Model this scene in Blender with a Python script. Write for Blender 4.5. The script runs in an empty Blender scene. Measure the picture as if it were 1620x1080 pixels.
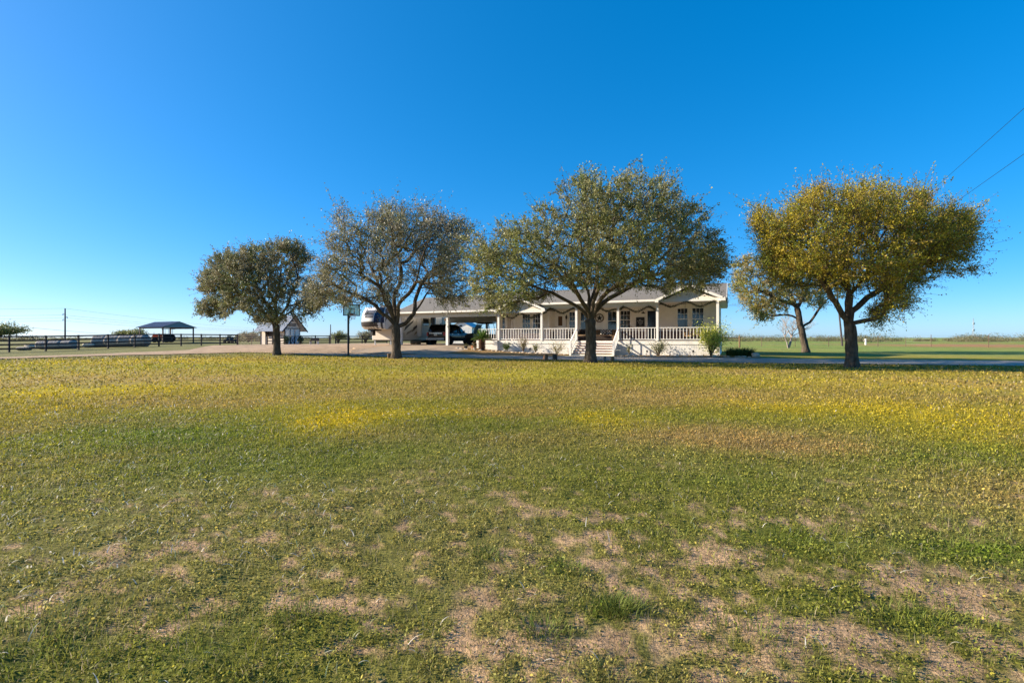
import bpy, bmesh, math, random
import numpy as np
from mathutils import Vector, Matrix

random.seed(11)
RNG = np.random.default_rng(7)
R = math.radians
scene = bpy.context.scene
COL = scene.collection

# ------------------------------------------------------------------ camera, sky, sun, exposure
FPX, CX, HY, EYE = 760.0, 810.0, 534.0, 1.35          # focal length and horizon in the photograph's pixels
cam_data = bpy.data.cameras.new('camera')
cam_data.sensor_fit = 'HORIZONTAL'
cam_data.sensor_width = 36.0
cam_data.lens = 36.0 * FPX / 1620.0
cam_data.shift_y = -(540.0 - HY) / 1620.0
cam_data.clip_start = 0.05
cam_data.clip_end = 8000.0
camera = bpy.data.objects.new('camera', cam_data)
COL.objects.link(camera)
camera.location = (0, 0, EYE)
camera.rotation_euler = (R(90), 0, 0)
scene.camera = camera

SUN_AZ, SUN_EL = R(-184.0), R(22.5)                    # direction towards the sun, from +X counter-clockwise
world = bpy.data.worlds.new('World')
scene.world = world
world.use_nodes = True
wn = world.node_tree
wn.nodes.clear()
sky = wn.nodes.new('ShaderNodeTexSky')
sky.sky_type = 'NISHITA'
sky.sun_disc = False
sky.sun_elevation = SUN_EL
sky.sun_rotation = R(90.0) - SUN_AZ
sky.altitude = 0.0
sky.air_density = 0.7
sky.dust_density = 0.5
sky.ozone_density = 8.0
SKY_STRENGTH = 0.12
def _scale(k):
    n = wn.nodes.new('ShaderNodeVectorMath'); n.operation = 'SCALE'; n.inputs['Scale'].default_value = k; return n
s_in, s_out = _scale(SKY_STRENGTH), _scale(1.0 / SKY_STRENGTH)
gm = wn.nodes.new('ShaderNodeGamma'); gm.inputs['Gamma'].default_value = 0.62      # the photograph's flat tone curve, over the whole sky alike
hs = wn.nodes.new('ShaderNodeHueSaturation')
hs.inputs['Hue'].default_value = 0.500
hs.inputs['Saturation'].default_value = 1.42
hs.inputs['Value'].default_value = 0.65
bgn = wn.nodes.new('ShaderNodeBackground')
bgn.inputs['Strength'].default_value = SKY_STRENGTH
won = wn.nodes.new('ShaderNodeOutputWorld')
for x_, y_ in ((sky.outputs['Color'], s_in.inputs[0]), (s_in.outputs[0], gm.inputs['Color']), (gm.outputs['Color'], hs.inputs['Color']),
               (hs.outputs['Color'], s_out.inputs[0]), (s_out.outputs[0], bgn.inputs['Color']), (bgn.outputs['Background'], won.inputs['Surface'])):
    wn.links.new(x_, y_)

sun_data = bpy.data.lights.new('sun', 'SUN')
sun_data.energy = 5.0
sun_data.angle = R(0.53)
sun_data.color = (1.0, 0.865, 0.68)
sun = bpy.data.objects.new('sun', sun_data)
COL.objects.link(sun)
to_sun = Vector((math.cos(SUN_EL) * math.cos(SUN_AZ), math.cos(SUN_EL) * math.sin(SUN_AZ), math.sin(SUN_EL)))
sun.rotation_euler = to_sun.to_track_quat('Z', 'Y').to_euler()
sun.location = to_sun * 60

vs = scene.view_settings
vs.view_transform = 'Standard'
vs.look = 'None'
vs.gamma = 1.0
vs.use_curve_mapping = False
vs.exposure = 1.2

# ------------------------------------------------------------------ helpers
TH = R(24.5)                                           # everything on the place is laid out along the house
U = np.array((math.cos(TH), -math.sin(TH)))            # along the front, to the right
N = np.array((math.sin(TH), math.cos(TH)))             # into the depth
PR = np.array(((1137 - CX) / FPX * 33.5, 33.5))        # right front corner of the porch

def sstep(a, b, x):
    t = np.clip((x - a) / (b - a), 0, 1)
    return t * t * (3 - 2 * t)

def gz(X, Y):
    """height of the ground"""
    X = np.asarray(X, float); Y = np.asarray(Y, float)
    rx, ry = X - PR[0], Y - PR[1]
    s = -(rx * U[0] + ry * U[1]); t = rx * N[0] + ry * N[1]
    a = np.interp(s, [-60, -6, 0, 7, 10.5, 14, 17, 22, 40, 48, 58, 66, 96, 300],
                  [0.0, .05, .08, 0, 0, .12, .25, .64, .60, .52, .34, .25, .45, .4])
    t0 = np.interp(s, [26, 31], [-7.0, -15.0])
    return a * sstep(0, 1, (t - t0) / (-0.2 - t0))

def loc2w(x, t):
    """house coordinates -> world"""
    return PR[0] + x * U[0] + t * N[0], PR[1] + x * U[1] + t * N[1]

def at(px, d, z=None):
    """point at depth d in the direction of column px"""
    X = (px - CX) / FPX * d
    return (X, d, float(gz(X, d)) if z is None else z)

def ground_at(px, py):
    """where the ray through a point of the lawn meets the ground"""
    d = EYE * FPX / max(py - HY, .3)
    for _ in range(25):
        X = (px - CX) / FPX * d
        d = .5 * d + .5 * (EYE - float(gz(X, d))) * FPX / max(py - HY, .3)
    return ((px - CX) / FPX * d, d)

def vnoise(x, y, seed=0, z=None):
    xi = np.floor(x).astype(np.int64); yi = np.floor(y).astype(np.int64)
    xf = x - xi; yf = y - yi
    xf = xf * xf * (3 - 2 * xf); yf = yf * yf * (3 - 2 * yf)
    def h(a, b):
        n = (a * 374761393 + b * 668265263 + seed * 974634777) & 0xffffffff
        n = ((n ^ (n >> 13)) * 1274126177) & 0xffffffff
        n = ((n ^ (n >> 16)) * 2246822519) & 0xffffffff
        return ((n ^ (n >> 15)) & 0xffff) / 65535.0
    return ((h(xi, yi) * (1 - xf) + h(xi + 1, yi) * xf) * (1 - yf) +
            (h(xi, yi + 1) * (1 - xf) + h(xi + 1, yi + 1) * xf) * yf)

def fbm(x, y, seed=0, o=3):
    s = 0; a = 1; t = 0
    for k in range(o):
        s = s + a * vnoise(x * 2 ** k + 17 * k, y * 2 ** k - 9 * k, seed + k); t += a; a *= .5
    return s / t

MATS = {}
def mat(name, col, rough=.7, spec=.25, metal=0.0, noise=None, bump=None, col2=None, stretch=None):
    """plain or two-tone noisy procedural surface"""
    if name in MATS: return MATS[name]
    m = bpy.data.materials.new(name); m.use_nodes = True
    nt = m.node_tree; b = nt.nodes['Principled BSDF']
    b.inputs['Base Color'].default_value = (*col, 1)
    b.inputs['Roughness'].default_value = rough
    b.inputs['Specular IOR Level'].default_value = spec
    b.inputs['Metallic'].default_value = metal
    if noise or bump:
        tc = nt.nodes.new('ShaderNodeTexCoord'); src = tc.outputs['Object']
        if stretch:
            mp = nt.nodes.new('ShaderNodeMapping'); mp.inputs['Scale'].default_value = stretch
            nt.links.new(src, mp.inputs['Vector']); src = mp.outputs['Vector']
    if noise:
        sc_, amt = noise
        nz = nt.nodes.new('ShaderNodeTexNoise'); nz.inputs['Scale'].default_value = sc_
        nz.inputs['Detail'].default_value = 6; nz.inputs['Roughness'].default_value = .65
        nt.links.new(src, nz.inputs['Vector'])
        rp = nt.nodes.new('ShaderNodeValToRGB')
        rp.color_ramp.elements[0].position = .3; rp.color_ramp.elements[1].position = .7
        lo = [c * (1 - amt) for c in col]; hi = list(col2) if col2 else [min(1, c * (1 + amt)) for c in col]
        rp.color_ramp.elements[0].color = (*lo, 1); rp.color_ramp.elements[1].color = (*hi, 1)
        nt.links.new(nz.outputs['Fac'], rp.inputs['Fac']); nt.links.new(rp.outputs['Color'], b.inputs['Base Color'])
    if bump:
        sc_, st, dist = bump
        nb = nt.nodes.new('ShaderNodeTexNoise'); nb.inputs['Scale'].default_value = sc_; nb.inputs['Detail'].default_value = 5
        nt.links.new(src, nb.inputs['Vector'])
        bp = nt.nodes.new('ShaderNodeBump'); bp.inputs['Strength'].default_value = st; bp.inputs['Distance'].default_value = dist
        nt.links.new(nb.outputs['Fac'], bp.inputs['Height']); nt.links.new(bp.outputs['Normal'], b.inputs['Normal'])
    MATS[name] = m
    return m

def leaf_mat(name, rough=.55, trans=.3, spec=.3):
    """foliage: colour from the leaf's own colour attribute, some light passing through"""
    if name in MATS: return MATS[name]
    m = bpy.data.materials.new(name); m.use_nodes = True
    nt = m.node_tree; b = nt.nodes['Principled BSDF']; out = nt.nodes['Material Output']
    at_ = nt.nodes.new('ShaderNodeAttribute'); at_.attribute_name = 'tint'
    b.inputs['Roughness'].default_value = rough; b.inputs['Specular IOR Level'].default_value = spec
    tr = nt.nodes.new('ShaderNodeBsdfTranslucent'); mx = nt.nodes.new('ShaderNodeMixShader'); mx.inputs['Fac'].default_value = trans
    nt.links.new(at_.outputs['Color'], b.inputs['Base Color']); nt.links.new(at_.outputs['Color'], tr.inputs['Color'])
    nt.links.new(b.outputs[0], mx.inputs[1]); nt.links.new(tr.outputs[0], mx.inputs[2]); nt.links.new(mx.outputs[0], out.inputs['Surface'])
    MATS[name] = m
    return m

def np_mesh(name, V, faces_idx, loop_counts, tint=None):
    """fast mesh from numpy arrays; faces_idx flat vertex indices, loop_counts vertices per face"""
    me = bpy.data.meshes.new(name)
    me.vertices.add(len(V)); me.vertices.foreach_set('co', np.ascontiguousarray(V, np.float32).ravel())
    me.loops.add(len(faces_idx)); me.loops.foreach_set('vertex_index', np.ascontiguousarray(faces_idx, np.int32))
    starts = np.concatenate(([0], np.cumsum(loop_counts)[:-1])).astype(np.int32)
    me.polygons.add(len(loop_counts)); me.polygons.foreach_set('loop_start', starts)
    me.polygons.foreach_set('loop_total', np.ascontiguousarray(loop_counts, np.int32))
    if tint is not None:
        a = me.attributes.new('tint', 'FLOAT_COLOR', 'POINT')
        c = np.ones((len(V), 4), np.float32); c[:, :3] = tint
        a.data.foreach_set('color', c.ravel())
    me.update(calc_edges=True)
    return me

def link(name, me, material, parent=None):
    o = bpy.data.objects.new(name, me); COL.objects.link(o)
    if material is not None and not me.materials: me.materials.append(material)
    if parent is not None: o.parent = parent
    return o

def tag(o, label=None, cat=None, group=None, kind=None):
    if label: o['label'] = label
    if cat: o['category'] = cat
    if group: o['group'] = group
    if kind: o['kind'] = kind
    return o

def thing(name, label, cat, loc=(0, 0, 0), rz=0.0, group=None):
    o = bpy.data.objects.new(name, None); COL.objects.link(o)
    o.empty_display_size = .2
    o.location = loc; o.rotation_euler = (0, 0, rz)
    return tag(o, label, cat, group)

def copy_tree(o, parent=None):
    c = o.copy(); COL.objects.link(c)
    if parent is not None: c.parent = parent
    for ch in list(o.children): copy_tree(ch, c)
    return c

class MB:
    """collects boxes, beams, tubes and prisms into one mesh"""
    def __init__(self): self.v = []; self.f = []
    def add(self, vs_, fs):
        n = len(self.v); self.v += [tuple(p) for p in vs_]; self.f += [tuple(i + n for i in q) for q in fs]; return self
    def box(self, x0, x1, y0, y1, z0, z1):
        return self.add([(x0, y0, z0), (x1, y0, z0), (x1, y1, z0), (x0, y1, z0), (x0, y0, z1), (x1, y0, z1), (x1, y1, z1), (x0, y1, z1)],
                        [(0, 3, 2, 1), (4, 5, 6, 7), (0, 1, 5, 4), (1, 2, 6, 5), (2, 3, 7, 6), (3, 0, 4, 7)])
    def beam(self, p, q, w, h):
        p, q = Vector(p), Vector(q); d = (q - p).normalized()
        s = d.cross(Vector((0, 0, 1)))
        if s.length < 1e-3: s = Vector((1, 0, 0))
        s.normalize(); u = s.cross(d).normalized(); s *= w / 2; u *= h / 2
        return self.add([p - s - u, p + s - u, p + s + u, p - s + u, q - s - u, q + s - u, q + s + u, q - s + u],
                        [(0, 3, 2, 1), (4, 5, 6, 7), (0, 1, 5, 4), (1, 2, 6, 5), (2, 3, 7, 6), (3, 0, 4, 7)])
    def tube(self, pts, rad, n=6, cap=True):
        pts = [Vector(p) for p in pts]
        if not hasattr(rad, '__len__'): rad = [rad] * len(pts)
        base = len(self.v); ref = None
        for i, p in enumerate(pts):
            d = (pts[min(i + 1, len(pts) - 1)] - pts[max(i - 1, 0)])
            d = d.normalized() if d.length > 1e-9 else Vector((0, 0, 1))
            if ref is None: ref = Vector((1, 0, 0)) if abs(d.x) < .8 else Vector((0, 1, 0))
            a = (ref - d * ref.dot(d)).normalized(); ref = a; b = d.cross(a)
            for k in range(n):
                w = 2 * math.pi * k / n
                self.v.append(tuple(p + (a * math.cos(w) + b * math.sin(w)) * rad[i]))
        for i in range(len(pts) - 1):
            for k in range(n):
                k2 = (k + 1) % n
                self.f.append((base + i * n + k, base + i * n + k2, base + (i + 1) * n + k2, base + (i + 1) * n + k))
        if cap:
            self.f.append(tuple(base + k for k in range(n))[::-1]); e = base + (len(pts) - 1) * n
            self.f.append(tuple(e + k for k in range(n)))
        return self
    def prism(self, poly, axis, c0, c1):
        """poly: 2-D outline; axis 'x' -> (y,z), 'y' -> (x,z), 'z' -> (x,y)"""
        n = len(poly)
        def p3(p, c): return {'x': (c, p[0], p[1]), 'y': (p[0], c, p[1]), 'z': (p[0], p[1], c)}[axis]
        return self.add([p3(p, c0) for p in poly] + [p3(p, c1) for p in poly],
                        [tuple(range(n)), tuple(range(2 * n - 1, n - 1, -1))] +
                        [(i, i + n, (i + 1) % n + n, (i + 1) % n) for i in range(n)])
    def lathe(self, prof, n=16, c=(0, 0, 0), axis='z'):
        """prof: (radius, height) from bottom to top"""
        base = len(self.v)
        for r, h in prof:
            for k in range(n):
                w = 2 * math.pi * k / n; a, b = r * math.cos(w), r * math.sin(w)
                q = {'z': (a, b, h), 'x': (h, a, b), 'y': (a, h, b)}[axis]
                self.v.append((c[0] + q[0], c[1] + q[1], c[2] + q[2]))
        for i in range(len(prof) - 1):
            for k in range(n):
                k2 = (k + 1) % n
                self.f.append((base + i * n + k, base + i * n + k2, base + (i + 1) * n + k2, base + (i + 1) * n + k))
        self.f.append(tuple(base + k for k in range(n))[::-1]); e = base + (len(prof) - 1) * n
        self.f.append(tuple(e + k for k in range(n)))
        return self
    def mesh(self, name, bevel=0):
        me = bpy.data.meshes.new(name); me.from_pydata(self.v, [], self.f)
        bm = bmesh.new(); bm.from_mesh(me)
        bmesh.ops.recalc_face_normals(bm, faces=bm.faces)
        if bevel: bmesh.ops.bevel(bm, geom=bm.edges[:], offset=bevel, segments=2, affect='EDGES', profile=.6)
        bm.to_mesh(me); bm.free()
        return me
    def build(self, name, material, parent=None, smooth=False, bevel=0):
        me = self.mesh(name, bevel)
        if smooth:
            for p in me.polygons: p.use_smooth = True
        return link(name, me, material, parent)

def quads(P, A, B):
    """rhombic leaves: centre P, half axes A (long) and B (short)"""
    n = len(P)
    V = np.empty((n, 4, 3), np.float32)
    V[:, 0] = P - A; V[:, 1] = P + B; V[:, 2] = P + A; V[:, 3] = P - B
    idx = np.arange(n * 4, dtype=np.int32)
    return V.reshape(-1, 3), idx, np.full(n, 4, np.int32)

def rand_dirs(n, rng):
    v = rng.normal(size=(n, 3)); return v / np.linalg.norm(v, axis=1, keepdims=True)

# ------------------------------------------------------------------ materials
M_white = mat('white_paint', (.82, .80, .76), .55, .3, noise=(3, .06), bump=(40, .08, .004))
M_siding = mat('cream_siding', (.80, .75, .66), .6, .25, noise=(2.2, .07))
M_trim = mat('white_trim', (.82, .79, .73), .5, .3, noise=(5, .05))
M_shingle = mat('asphalt_shingles', (.20, .185, .165), .9, .15, noise=(14, .28), bump=(45, .5, .02))
M_glass = mat('window_glass', (.015, .018, .022), .04, .8)
M_dark = mat('black_metal', (.012, .012, .014), .45, .4)
M_iron = mat('dark_iron', (.03, .028, .028), .5, .4, noise=(20, .3))
M_fence = mat('black_fence_paint', (.016, .015, .018), .6, .3, noise=(6, .4))
M_wood = mat('weathered_wood', (.20, .13, .075), .8, .2, noise=(9, .35), bump=(20, .4, .01), stretch=(1, 1, .2))
M_deckwood = mat('stained_deck_boards', (.26, .12, .06), .7, .2, noise=(7, .25))
M_concrete = mat('concrete', (.36, .275, .19), .85, .2, noise=(.9, .16), bump=(30, .25, .01))
M_gravel = mat('gravel', (.40, .35, .29), .95, .1, noise=(9, .35), bump=(22, .9, .05))
M_dirt = mat('packed_dirt', (.40, .285, .185), .95, .1, noise=(1.3, .28), bump=(9, .7, .06))
M_mulch = mat('dry_mulch', (.30, .19, .08), .95, .1, noise=(6, .45), bump=(25, .9, .05))
M_stone = mat('pale_limestone', (.52, .44, .34), .9, .15, noise=(5, .25), bump=(14, .7, .03))
M_rubber = mat('rubber', (.018, .018, .018), .85, .15)
M_chrome = mat('chrome', (.6, .6, .62), .2, .5, 1.0)
M_steel = mat('galvanised_steel', (.42, .43, .44), .45, .4, .6, noise=(6, .2))
M_bark = mat('bark', (.075, .058, .042), .95, .1, noise=(7, .55), bump=(11, 1.0, .06), stretch=(1, 1, .28), col2=(.15, .12, .09))
M_leaf = leaf_mat('oak_leaves', .5, .28, .35)
M_leaf_thin = leaf_mat('elm_leaves', .6, .38, .2)
M_grass = leaf_mat('grass_blades', .6, .42, .2)
M_plant = leaf_mat('plant_leaves', .5, .3, .3)
# ------------------------------------------------------------------ lawn: where it is green, yellow, dry or bare
def patch(px, py, rx, ry, amt=1.0):
    X, d = ground_at(px, py)
    return (X, d, rx * d / FPX, ry * d * d / (EYE * FPX), amt)
YELLOW = [patch(*a) for a in ((150, 622, 150, 12, 1.2), (60, 655, 70, 12, .5), (545, 660, 75, 17, 1.2), (250, 571, 230, 5, .7), (330, 588, 200, 4, .5),
                              (760, 650, 130, 10, .6), (1000, 668, 60, 14, .8), (1480, 655, 170, 18, .55), (1560, 690, 90, 14, .4),
                              (700, 595, 150, 6, .5), (1250, 640, 160, 8, .6), (1330, 605, 170, 7, .6), (420, 640, 90, 7, .5))]
DRY = [patch(*a) for a in ((330, 602, 190, 8, .9), (470, 628, 120, 8, .8), (900, 612, 160, 7, .5), (1090, 625, 170, 10, .9), (1150, 692, 200, 20, 1.1),
                           (960, 640, 130, 8, .4), (1540, 608, 110, 14, .9), (620, 690, 110, 14, .5), (40, 600, 80, 10, .7), (1550, 760, 120, 25, .5), (820, 690, 90, 14, .4),
                           (700, 620, 120, 8, .5))]
SOIL = [patch(*a) for a in ((1450, 925, 110, 22, 1.2), (1330, 893, 90, 14, .9), (1090, 868, 60, 14, .9), (1200, 830, 50, 9, .6), (1590, 840, 60, 10, .7), (1560, 965, 80, 18, .6),
                            (760, 1050, 130, 26, .9), (540, 965, 90, 16, .8), (480, 900, 60, 12, .6), (1240, 1010, 150, 26, .8), (1420, 1000, 120, 22, .6), (1090, 955, 60, 14, .6),
                            (610, 1060, 70, 16, .7), (230, 870, 70, 11, .5), (960, 1040, 90, 22, .7), (870, 965, 60, 14, .5), (190, 1010, 60, 14, .4), (1130, 740, 140, 10, .35),
                            (1330, 790, 120, 10, .4), (1470, 1060, 160, 24, .7), (900, 800, 80, 8, .3), (380, 800, 60, 8, .3), (1600, 900, 60, 14, .5))]
LUSH = [patch(*a) for a in ((640, 690, 330, 22, .8), (250, 680, 220, 22, .8), (420, 740, 200, 22, .5), (980, 965, 26, 13, 1.3), (900, 905, 30, 12, .7), (1250, 860, 60, 18, .9),
                            (1290, 600, 220, 6, .4), (1420, 720, 200, 20, .8), (1130, 765, 130, 18, .5), (1500, 860, 110, 22, .9), (1480, 975, 50, 14, .9), (330, 985, 60, 20, .6),
                            (40, 1010, 50, 30, .7), (1330, 950, 60, 16, .5), (600, 580, 200, 4, .5), (170, 577, 170, 3, .8), (1040, 590, 140, 5, .6))]
FIELD_SOIL = [patch(1560, 547, 120, 3, 1.5), patch(1640, 546, 60, 2, 1.5)]

def psum(L, X, Y, seed):
    wx = X + (fbm(X * .5, Y * .5, seed) - .5) * .22 * Y; wy = Y + (fbm(X * .5 + 40, Y * .5, seed + 5) - .5) * .3 * Y
    s = np.zeros_like(X)
    for (cx, cy, rx, ry, a) in L:
        s += a * np.exp(-((wx - cx) / rx) ** 2 - ((wy - cy) / ry) ** 2)
    return np.minimum(s, 1.4)

C_CLOVER = np.array((.285, .262, .066)); C_GREEN = np.array((.205, .222, .026)); C_LUSH = np.array((.155, .212, .020))
C_YG = np.array((.315, .265, .034)); C_YELLOW = np.array((.55, .42, .014)); C_DRY = np.array((.43, .29, .10))
C_SOIL = np.array((.47, .305, .175)); C_FSOIL = np.array((.38, .20, .09)); C_FIELD = np.array((.21, .27, .06))

def lawn(X, Y):
    """cover 0..1 and grass colour"""
    d = np.maximum(np.hypot(X, Y), .3)
    n1 = fbm(X * .25, Y * .25, 3); n2 = fbm(X * 1.1, Y * 1.1, 13); n3 = fbm(X * 3.7, Y * 3.7, 23)
    yel = psum(YELLOW, X, Y, 31); dry = psum(DRY, X, Y, 41); soil = psum(SOIL, X, Y, 51); lush = psum(LUSH, X, Y, 61)
    near = 1 - sstep(3.5, 9.5, d)
    col = C_YG[None] * (.8 + .5 * n1[:, None])
    mid = sstep(13, 6.5, d)[:, None]
    col = col * (1 - mid) + mid * (C_GREEN[None] * (.8 + .5 * n2[:, None]))
    nr = (near * (.35 + .65 * sstep(.35, .65, n2)))[:, None]
    col = col * (1 - nr) + nr * C_CLOVER[None]
    w = np.clip(lush * (.5 + n2), 0, 1)[:, None]; col = col * (1 - w) + w * C_LUSH[None]
    w = np.clip(dry * (.35 + n3 * 1.1), 0, .92)[:, None]; col = col * (1 - w) + w * C_DRY[None]
    w = np.clip(yel * (.25 + n3 * 1.3), 0, .95)[:, None]; col = col * (1 - w) + w * C_YELLOW[None]
    w = (sstep(.5, .72, fbm(X * .35, Y * .8, 77)) * .6 * (1 - near))[:, None]; col = col * (1 - w) + w * C_DRY[None] * .9
    far = sstep(34, 60, d)[:, None]; col = col * (1 - far) + far * (C_FIELD[None] * (.8 + .5 * n1[:, None]))
    w = (sstep(.42, .68, fbm(X * .07, Y * .13, 87)) * .55 + sstep(.5, .75, fbm(X * .5, Y * .9, 88)) * .3)[:, None] * far; col = col * (1 - w) + w * np.array((.30, .26, .075))[None]
    pas = (sstep(36, 46, d) * sstep(0, -14, X))[:, None]; col = col * (1 - pas) + pas * np.array((.20, .19, .07))[None]
    n4 = fbm(X * 9.0, Y * 9.0, 33)
    n5 = fbm(X * 16.0, Y * 16.0, 43, 2)
    bare = .10 * (1 - sstep(2.5, 6.5, d)) + .15 * (1 - sstep(2.3, 5.5, d)) * sstep(-1.2, .8, X) + .04 * near + .50 * soil + .25 * (n2 - .5) + .55 * (n3 - .5) + 1.0 * (n4 - .5) * (.3 + .7 * near) + .6 * (n5 - .5) * near + .06 * sstep(0, 3, X) * near - .6 * np.clip(lush, 0, 1) * near
    cover = 1 - .93 * sstep(.20, .62, bare)
    fs = np.clip(psum(FIELD_SOIL, X, Y, 71), 0, 1)
    return cover, col, fs

# ground sheet, fine near the camera, out to the horizon
rad = np.concatenate((np.geomspace(.4, 12, 170), np.geomspace(12, 90, 110)[1:], np.geomspace(90, 6000, 30)[1:]))
ang = np.unique(np.concatenate((np.linspace(R(30), R(150), 330), np.linspace(R(150), R(390), 50))))[:-1]
RR, AA = np.meshgrid(rad, ang, indexing='ij')
GX, GY = (RR * np.cos(AA)).ravel(), (RR * np.sin(AA)).ravel()
cover, gcol, fsoil = lawn(GX, GY)
jg = .03 * np.minimum(np.hypot(GX, GY), 40); gcol = lawn(GX + RNG.normal(size=len(GX)) * jg, GY + RNG.normal(size=len(GX)) * jg)[1]
GZ = gz(GX, GY) + np.where(RR.ravel() < 14, (fbm(GX * 2.2, GY * 2.2, 91) - .5) * .035 + (fbm(GX * 9, GY * 9, 92) - .5) * .012, 0)
nr_, na_ = len(rad), len(ang)
V = np.stack((GX, GY, GZ), 1)
tint = gcol * .62 * cover[:, None] + (1 - cover[:, None]) * C_SOIL[None] * (.85 + .3 * fbm(GX * 2, GY * 2, 93)[:, None])
tint = tint * (1 - fsoil[:, None]) + fsoil[:, None] * C_FSOIL[None]
dd = np.hypot(GX, GY); k = sstep(7, 22, dd)[:, None]
tint = tint * (1 - k) + k * (gcol * .95 * (1 - fsoil[:, None]) + fsoil[:, None] * C_FSOIL[None])
I = np.arange(nr_ * na_).reshape(nr_, na_)
J = np.roll(I, -1, axis=1)
F = np.stack((I[:-1], I[1:], J[1:], J[:-1]), -1).reshape(-1, 4)
V = np.concatenate((V, [[0, 0, 0]])); tint = np.concatenate((tint, [C_GREEN]))
cap = np.stack((I[0], J[0], np.full(na_, len(V) - 1)), 1)
me = np_mesh('ground', V, np.concatenate((F.ravel(), cap.ravel())), np.concatenate((np.full(len(F), 4), np.full(na_, 3))), tint)
me.polygons.foreach_set('use_smooth', np.ones(len(me.polygons), bool))
m = bpy.data.materials.new('lawn_ground'); m.use_nodes = True
nt = m.node_tree; b = nt.nodes['Principled BSDF']; b.inputs['Roughness'].default_value = .95; b.inputs['Specular IOR Level'].default_value = .1
at_ = nt.nodes.new('ShaderNodeAttribute'); at_.attribute_name = 'tint'
tc = nt.nodes.new('ShaderNodeTexCoord')
def nnoise(scale, detail=5):
    n = nt.nodes.new('ShaderNodeTexNoise'); n.inputs['Scale'].default_value = scale; n.inputs['Detail'].default_value = detail
    n.inputs['Roughness'].default_value = .7; nt.links.new(tc.outputs['Object'], n.inputs['Vector']); return n
na, nb_, nc_ = nnoise(7), nnoise(55), nnoise(.9)
def ramp(n, lo, hi, p0=.3, p1=.7):
    r = nt.nodes.new('ShaderNodeMapRange'); r.inputs['From Min'].default_value = p0; r.inputs['From Max'].default_value = p1
    r.inputs['To Min'].default_value = lo; r.inputs['To Max'].default_value = hi; nt.links.new(n.outputs['Fac'], r.inputs['Value']); return r
def mul(a, b_):
    q = nt.nodes.new('ShaderNodeMath'); q.operation = 'MULTIPLY'; nt.links.new(a, q.inputs[0]); nt.links.new(b_, q.inputs[1]); return q.outputs[0]
fac = mul(mul(ramp(na, .62, 1.3).outputs[0], ramp(nb_, .6, 1.35).outputs[0]), ramp(nc_, .85, 1.15).outputs[0])
vm = nt.nodes.new('ShaderNodeVectorMath'); vm.operation = 'SCALE'
nt.links.new(at_.outputs['Color'], vm.inputs[0]); nt.links.new(fac, vm.inputs['Scale']); nt.links.new(vm.outputs[0], b.inputs['Base Color'])
bp = nt.nodes.new('ShaderNodeBump'); bp.inputs['Strength'].default_value = .8; bp.inputs['Distance'].default_value = .03
nt.links.new(nnoise(26).outputs['Fac'], bp.inputs['Height']); nt.links.new(bp.outputs['Normal'], b.inputs['Normal'])
tag(link('ground', me, m), 'wide mown lawn with yellow and bare sandy patches running to the horizon', 'lawn', kind='structure')

# ------------------------------------------------------------------ drives, yard and slab as draped sheets
EDGE_RNG = np.random.default_rng(5)
def sheet(name, sections, lift, material, label, cat, sub=10, across=24, wob=.25):
    """sections: ((x,y) near edge, (x,y) far edge) ... in world metres"""
    A = np.array([s[0] for s in sections], float); B = np.array([s[1] for s in sections], float)
    k = np.linspace(0, len(A) - 1, (len(A) - 1) * sub + 1)
    def ip(P): return np.stack([np.interp(k, np.arange(len(P)), P[:, c]) for c in (0, 1)], 1)
    a, b2 = ip(A), ip(B)
    w = fbm(a[:, 0] * .9, a[:, 1] * .9, 8) - .5; a = a + wob * 2 * np.stack((w * 0, w), 1)
    w = fbm(b2[:, 0] * .9, b2[:, 1] * .9, 9) - .5; b2 = b2 + wob * 2 * np.stack((w * 0, w), 1)
    q = np.linspace(0, 1, across + 1)[None, :, None]
    P = a[:, None] * (1 - q) + b2[:, None] * q
    X, Y = P[..., 0].ravel(), P[..., 1].ravel()
    V = np.stack((X, Y, gz(X, Y) + lift), 1)
    I = np.arange(len(X)).reshape(len(a), across + 1)
    F = np.stack((I[:-1, :-1], I[1:, :-1], I[1:, 1:], I[:-1, 1:]), -1).reshape(-1, 4)
    me = np_mesh(name, V, F.ravel(), np.full(len(F), 4))
    me.polygons.foreach_set('use_smooth', np.ones(len(F), bool))
    return tag(link(name, me, material), label, cat, kind='structure')
L2 = lambda x, t: loc2w(x, t)
sheet('gravel_drive', [(L2(-33, -9.6), L2(-33, -3)), (L2(-20, -9.4), L2(-20, -4.8)), (L2(-10.8, -8.9), L2(-10.8, -4.4)), (L2(-10, -8.9), L2(-10, -1.7)), (L2(0, -8.5), L2(0, -2.9)), (L2(6, -7.2), L2(7, -2.2)),
                       (L2(13, -5.9), L2(14, -.6)), (L2(30, -4.5), L2(30, 1)), (L2(60, -3), L2(60, 2.5))], .022, M_gravel, 'grey gravel drive running past the front of the house', 'drive')
sheet('dirt_yard', [(ground_at(395, 557.6), at(376, 68)[:2]), (ground_at(440, 559.5), at(430, 66)[:2]), (ground_at(500, 561.5), at(500, 66)[:2]), (ground_at(551, 562.6), at(575, 66)[:2]),
                    (L2(-27.5, -9.6), L2(-30, 14)), (L2(-22, -8), L2(-20, 14)), (L2(-19.4, -4), L2(-15, 12))], .034, M_dirt, 'pale packed dirt yard in front of the shed and camper', 'yard')
sheet('dirt_road', [(ground_at(-420, 584), ground_at(-420, 579)), (ground_at(-150, 573.5), ground_at(-150, 570)), (ground_at(0, 568.4), ground_at(0, 565.8)), (ground_at(200, 562.2), ground_at(200, 558.2)), (ground_at(300, 560), ground_at(300, 554)),
                    (ground_at(396, 557.6), at(376, 68)[:2])], .045, M_dirt, 'narrow pale dirt road along the black board fence', 'road', wob=.12)
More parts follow.
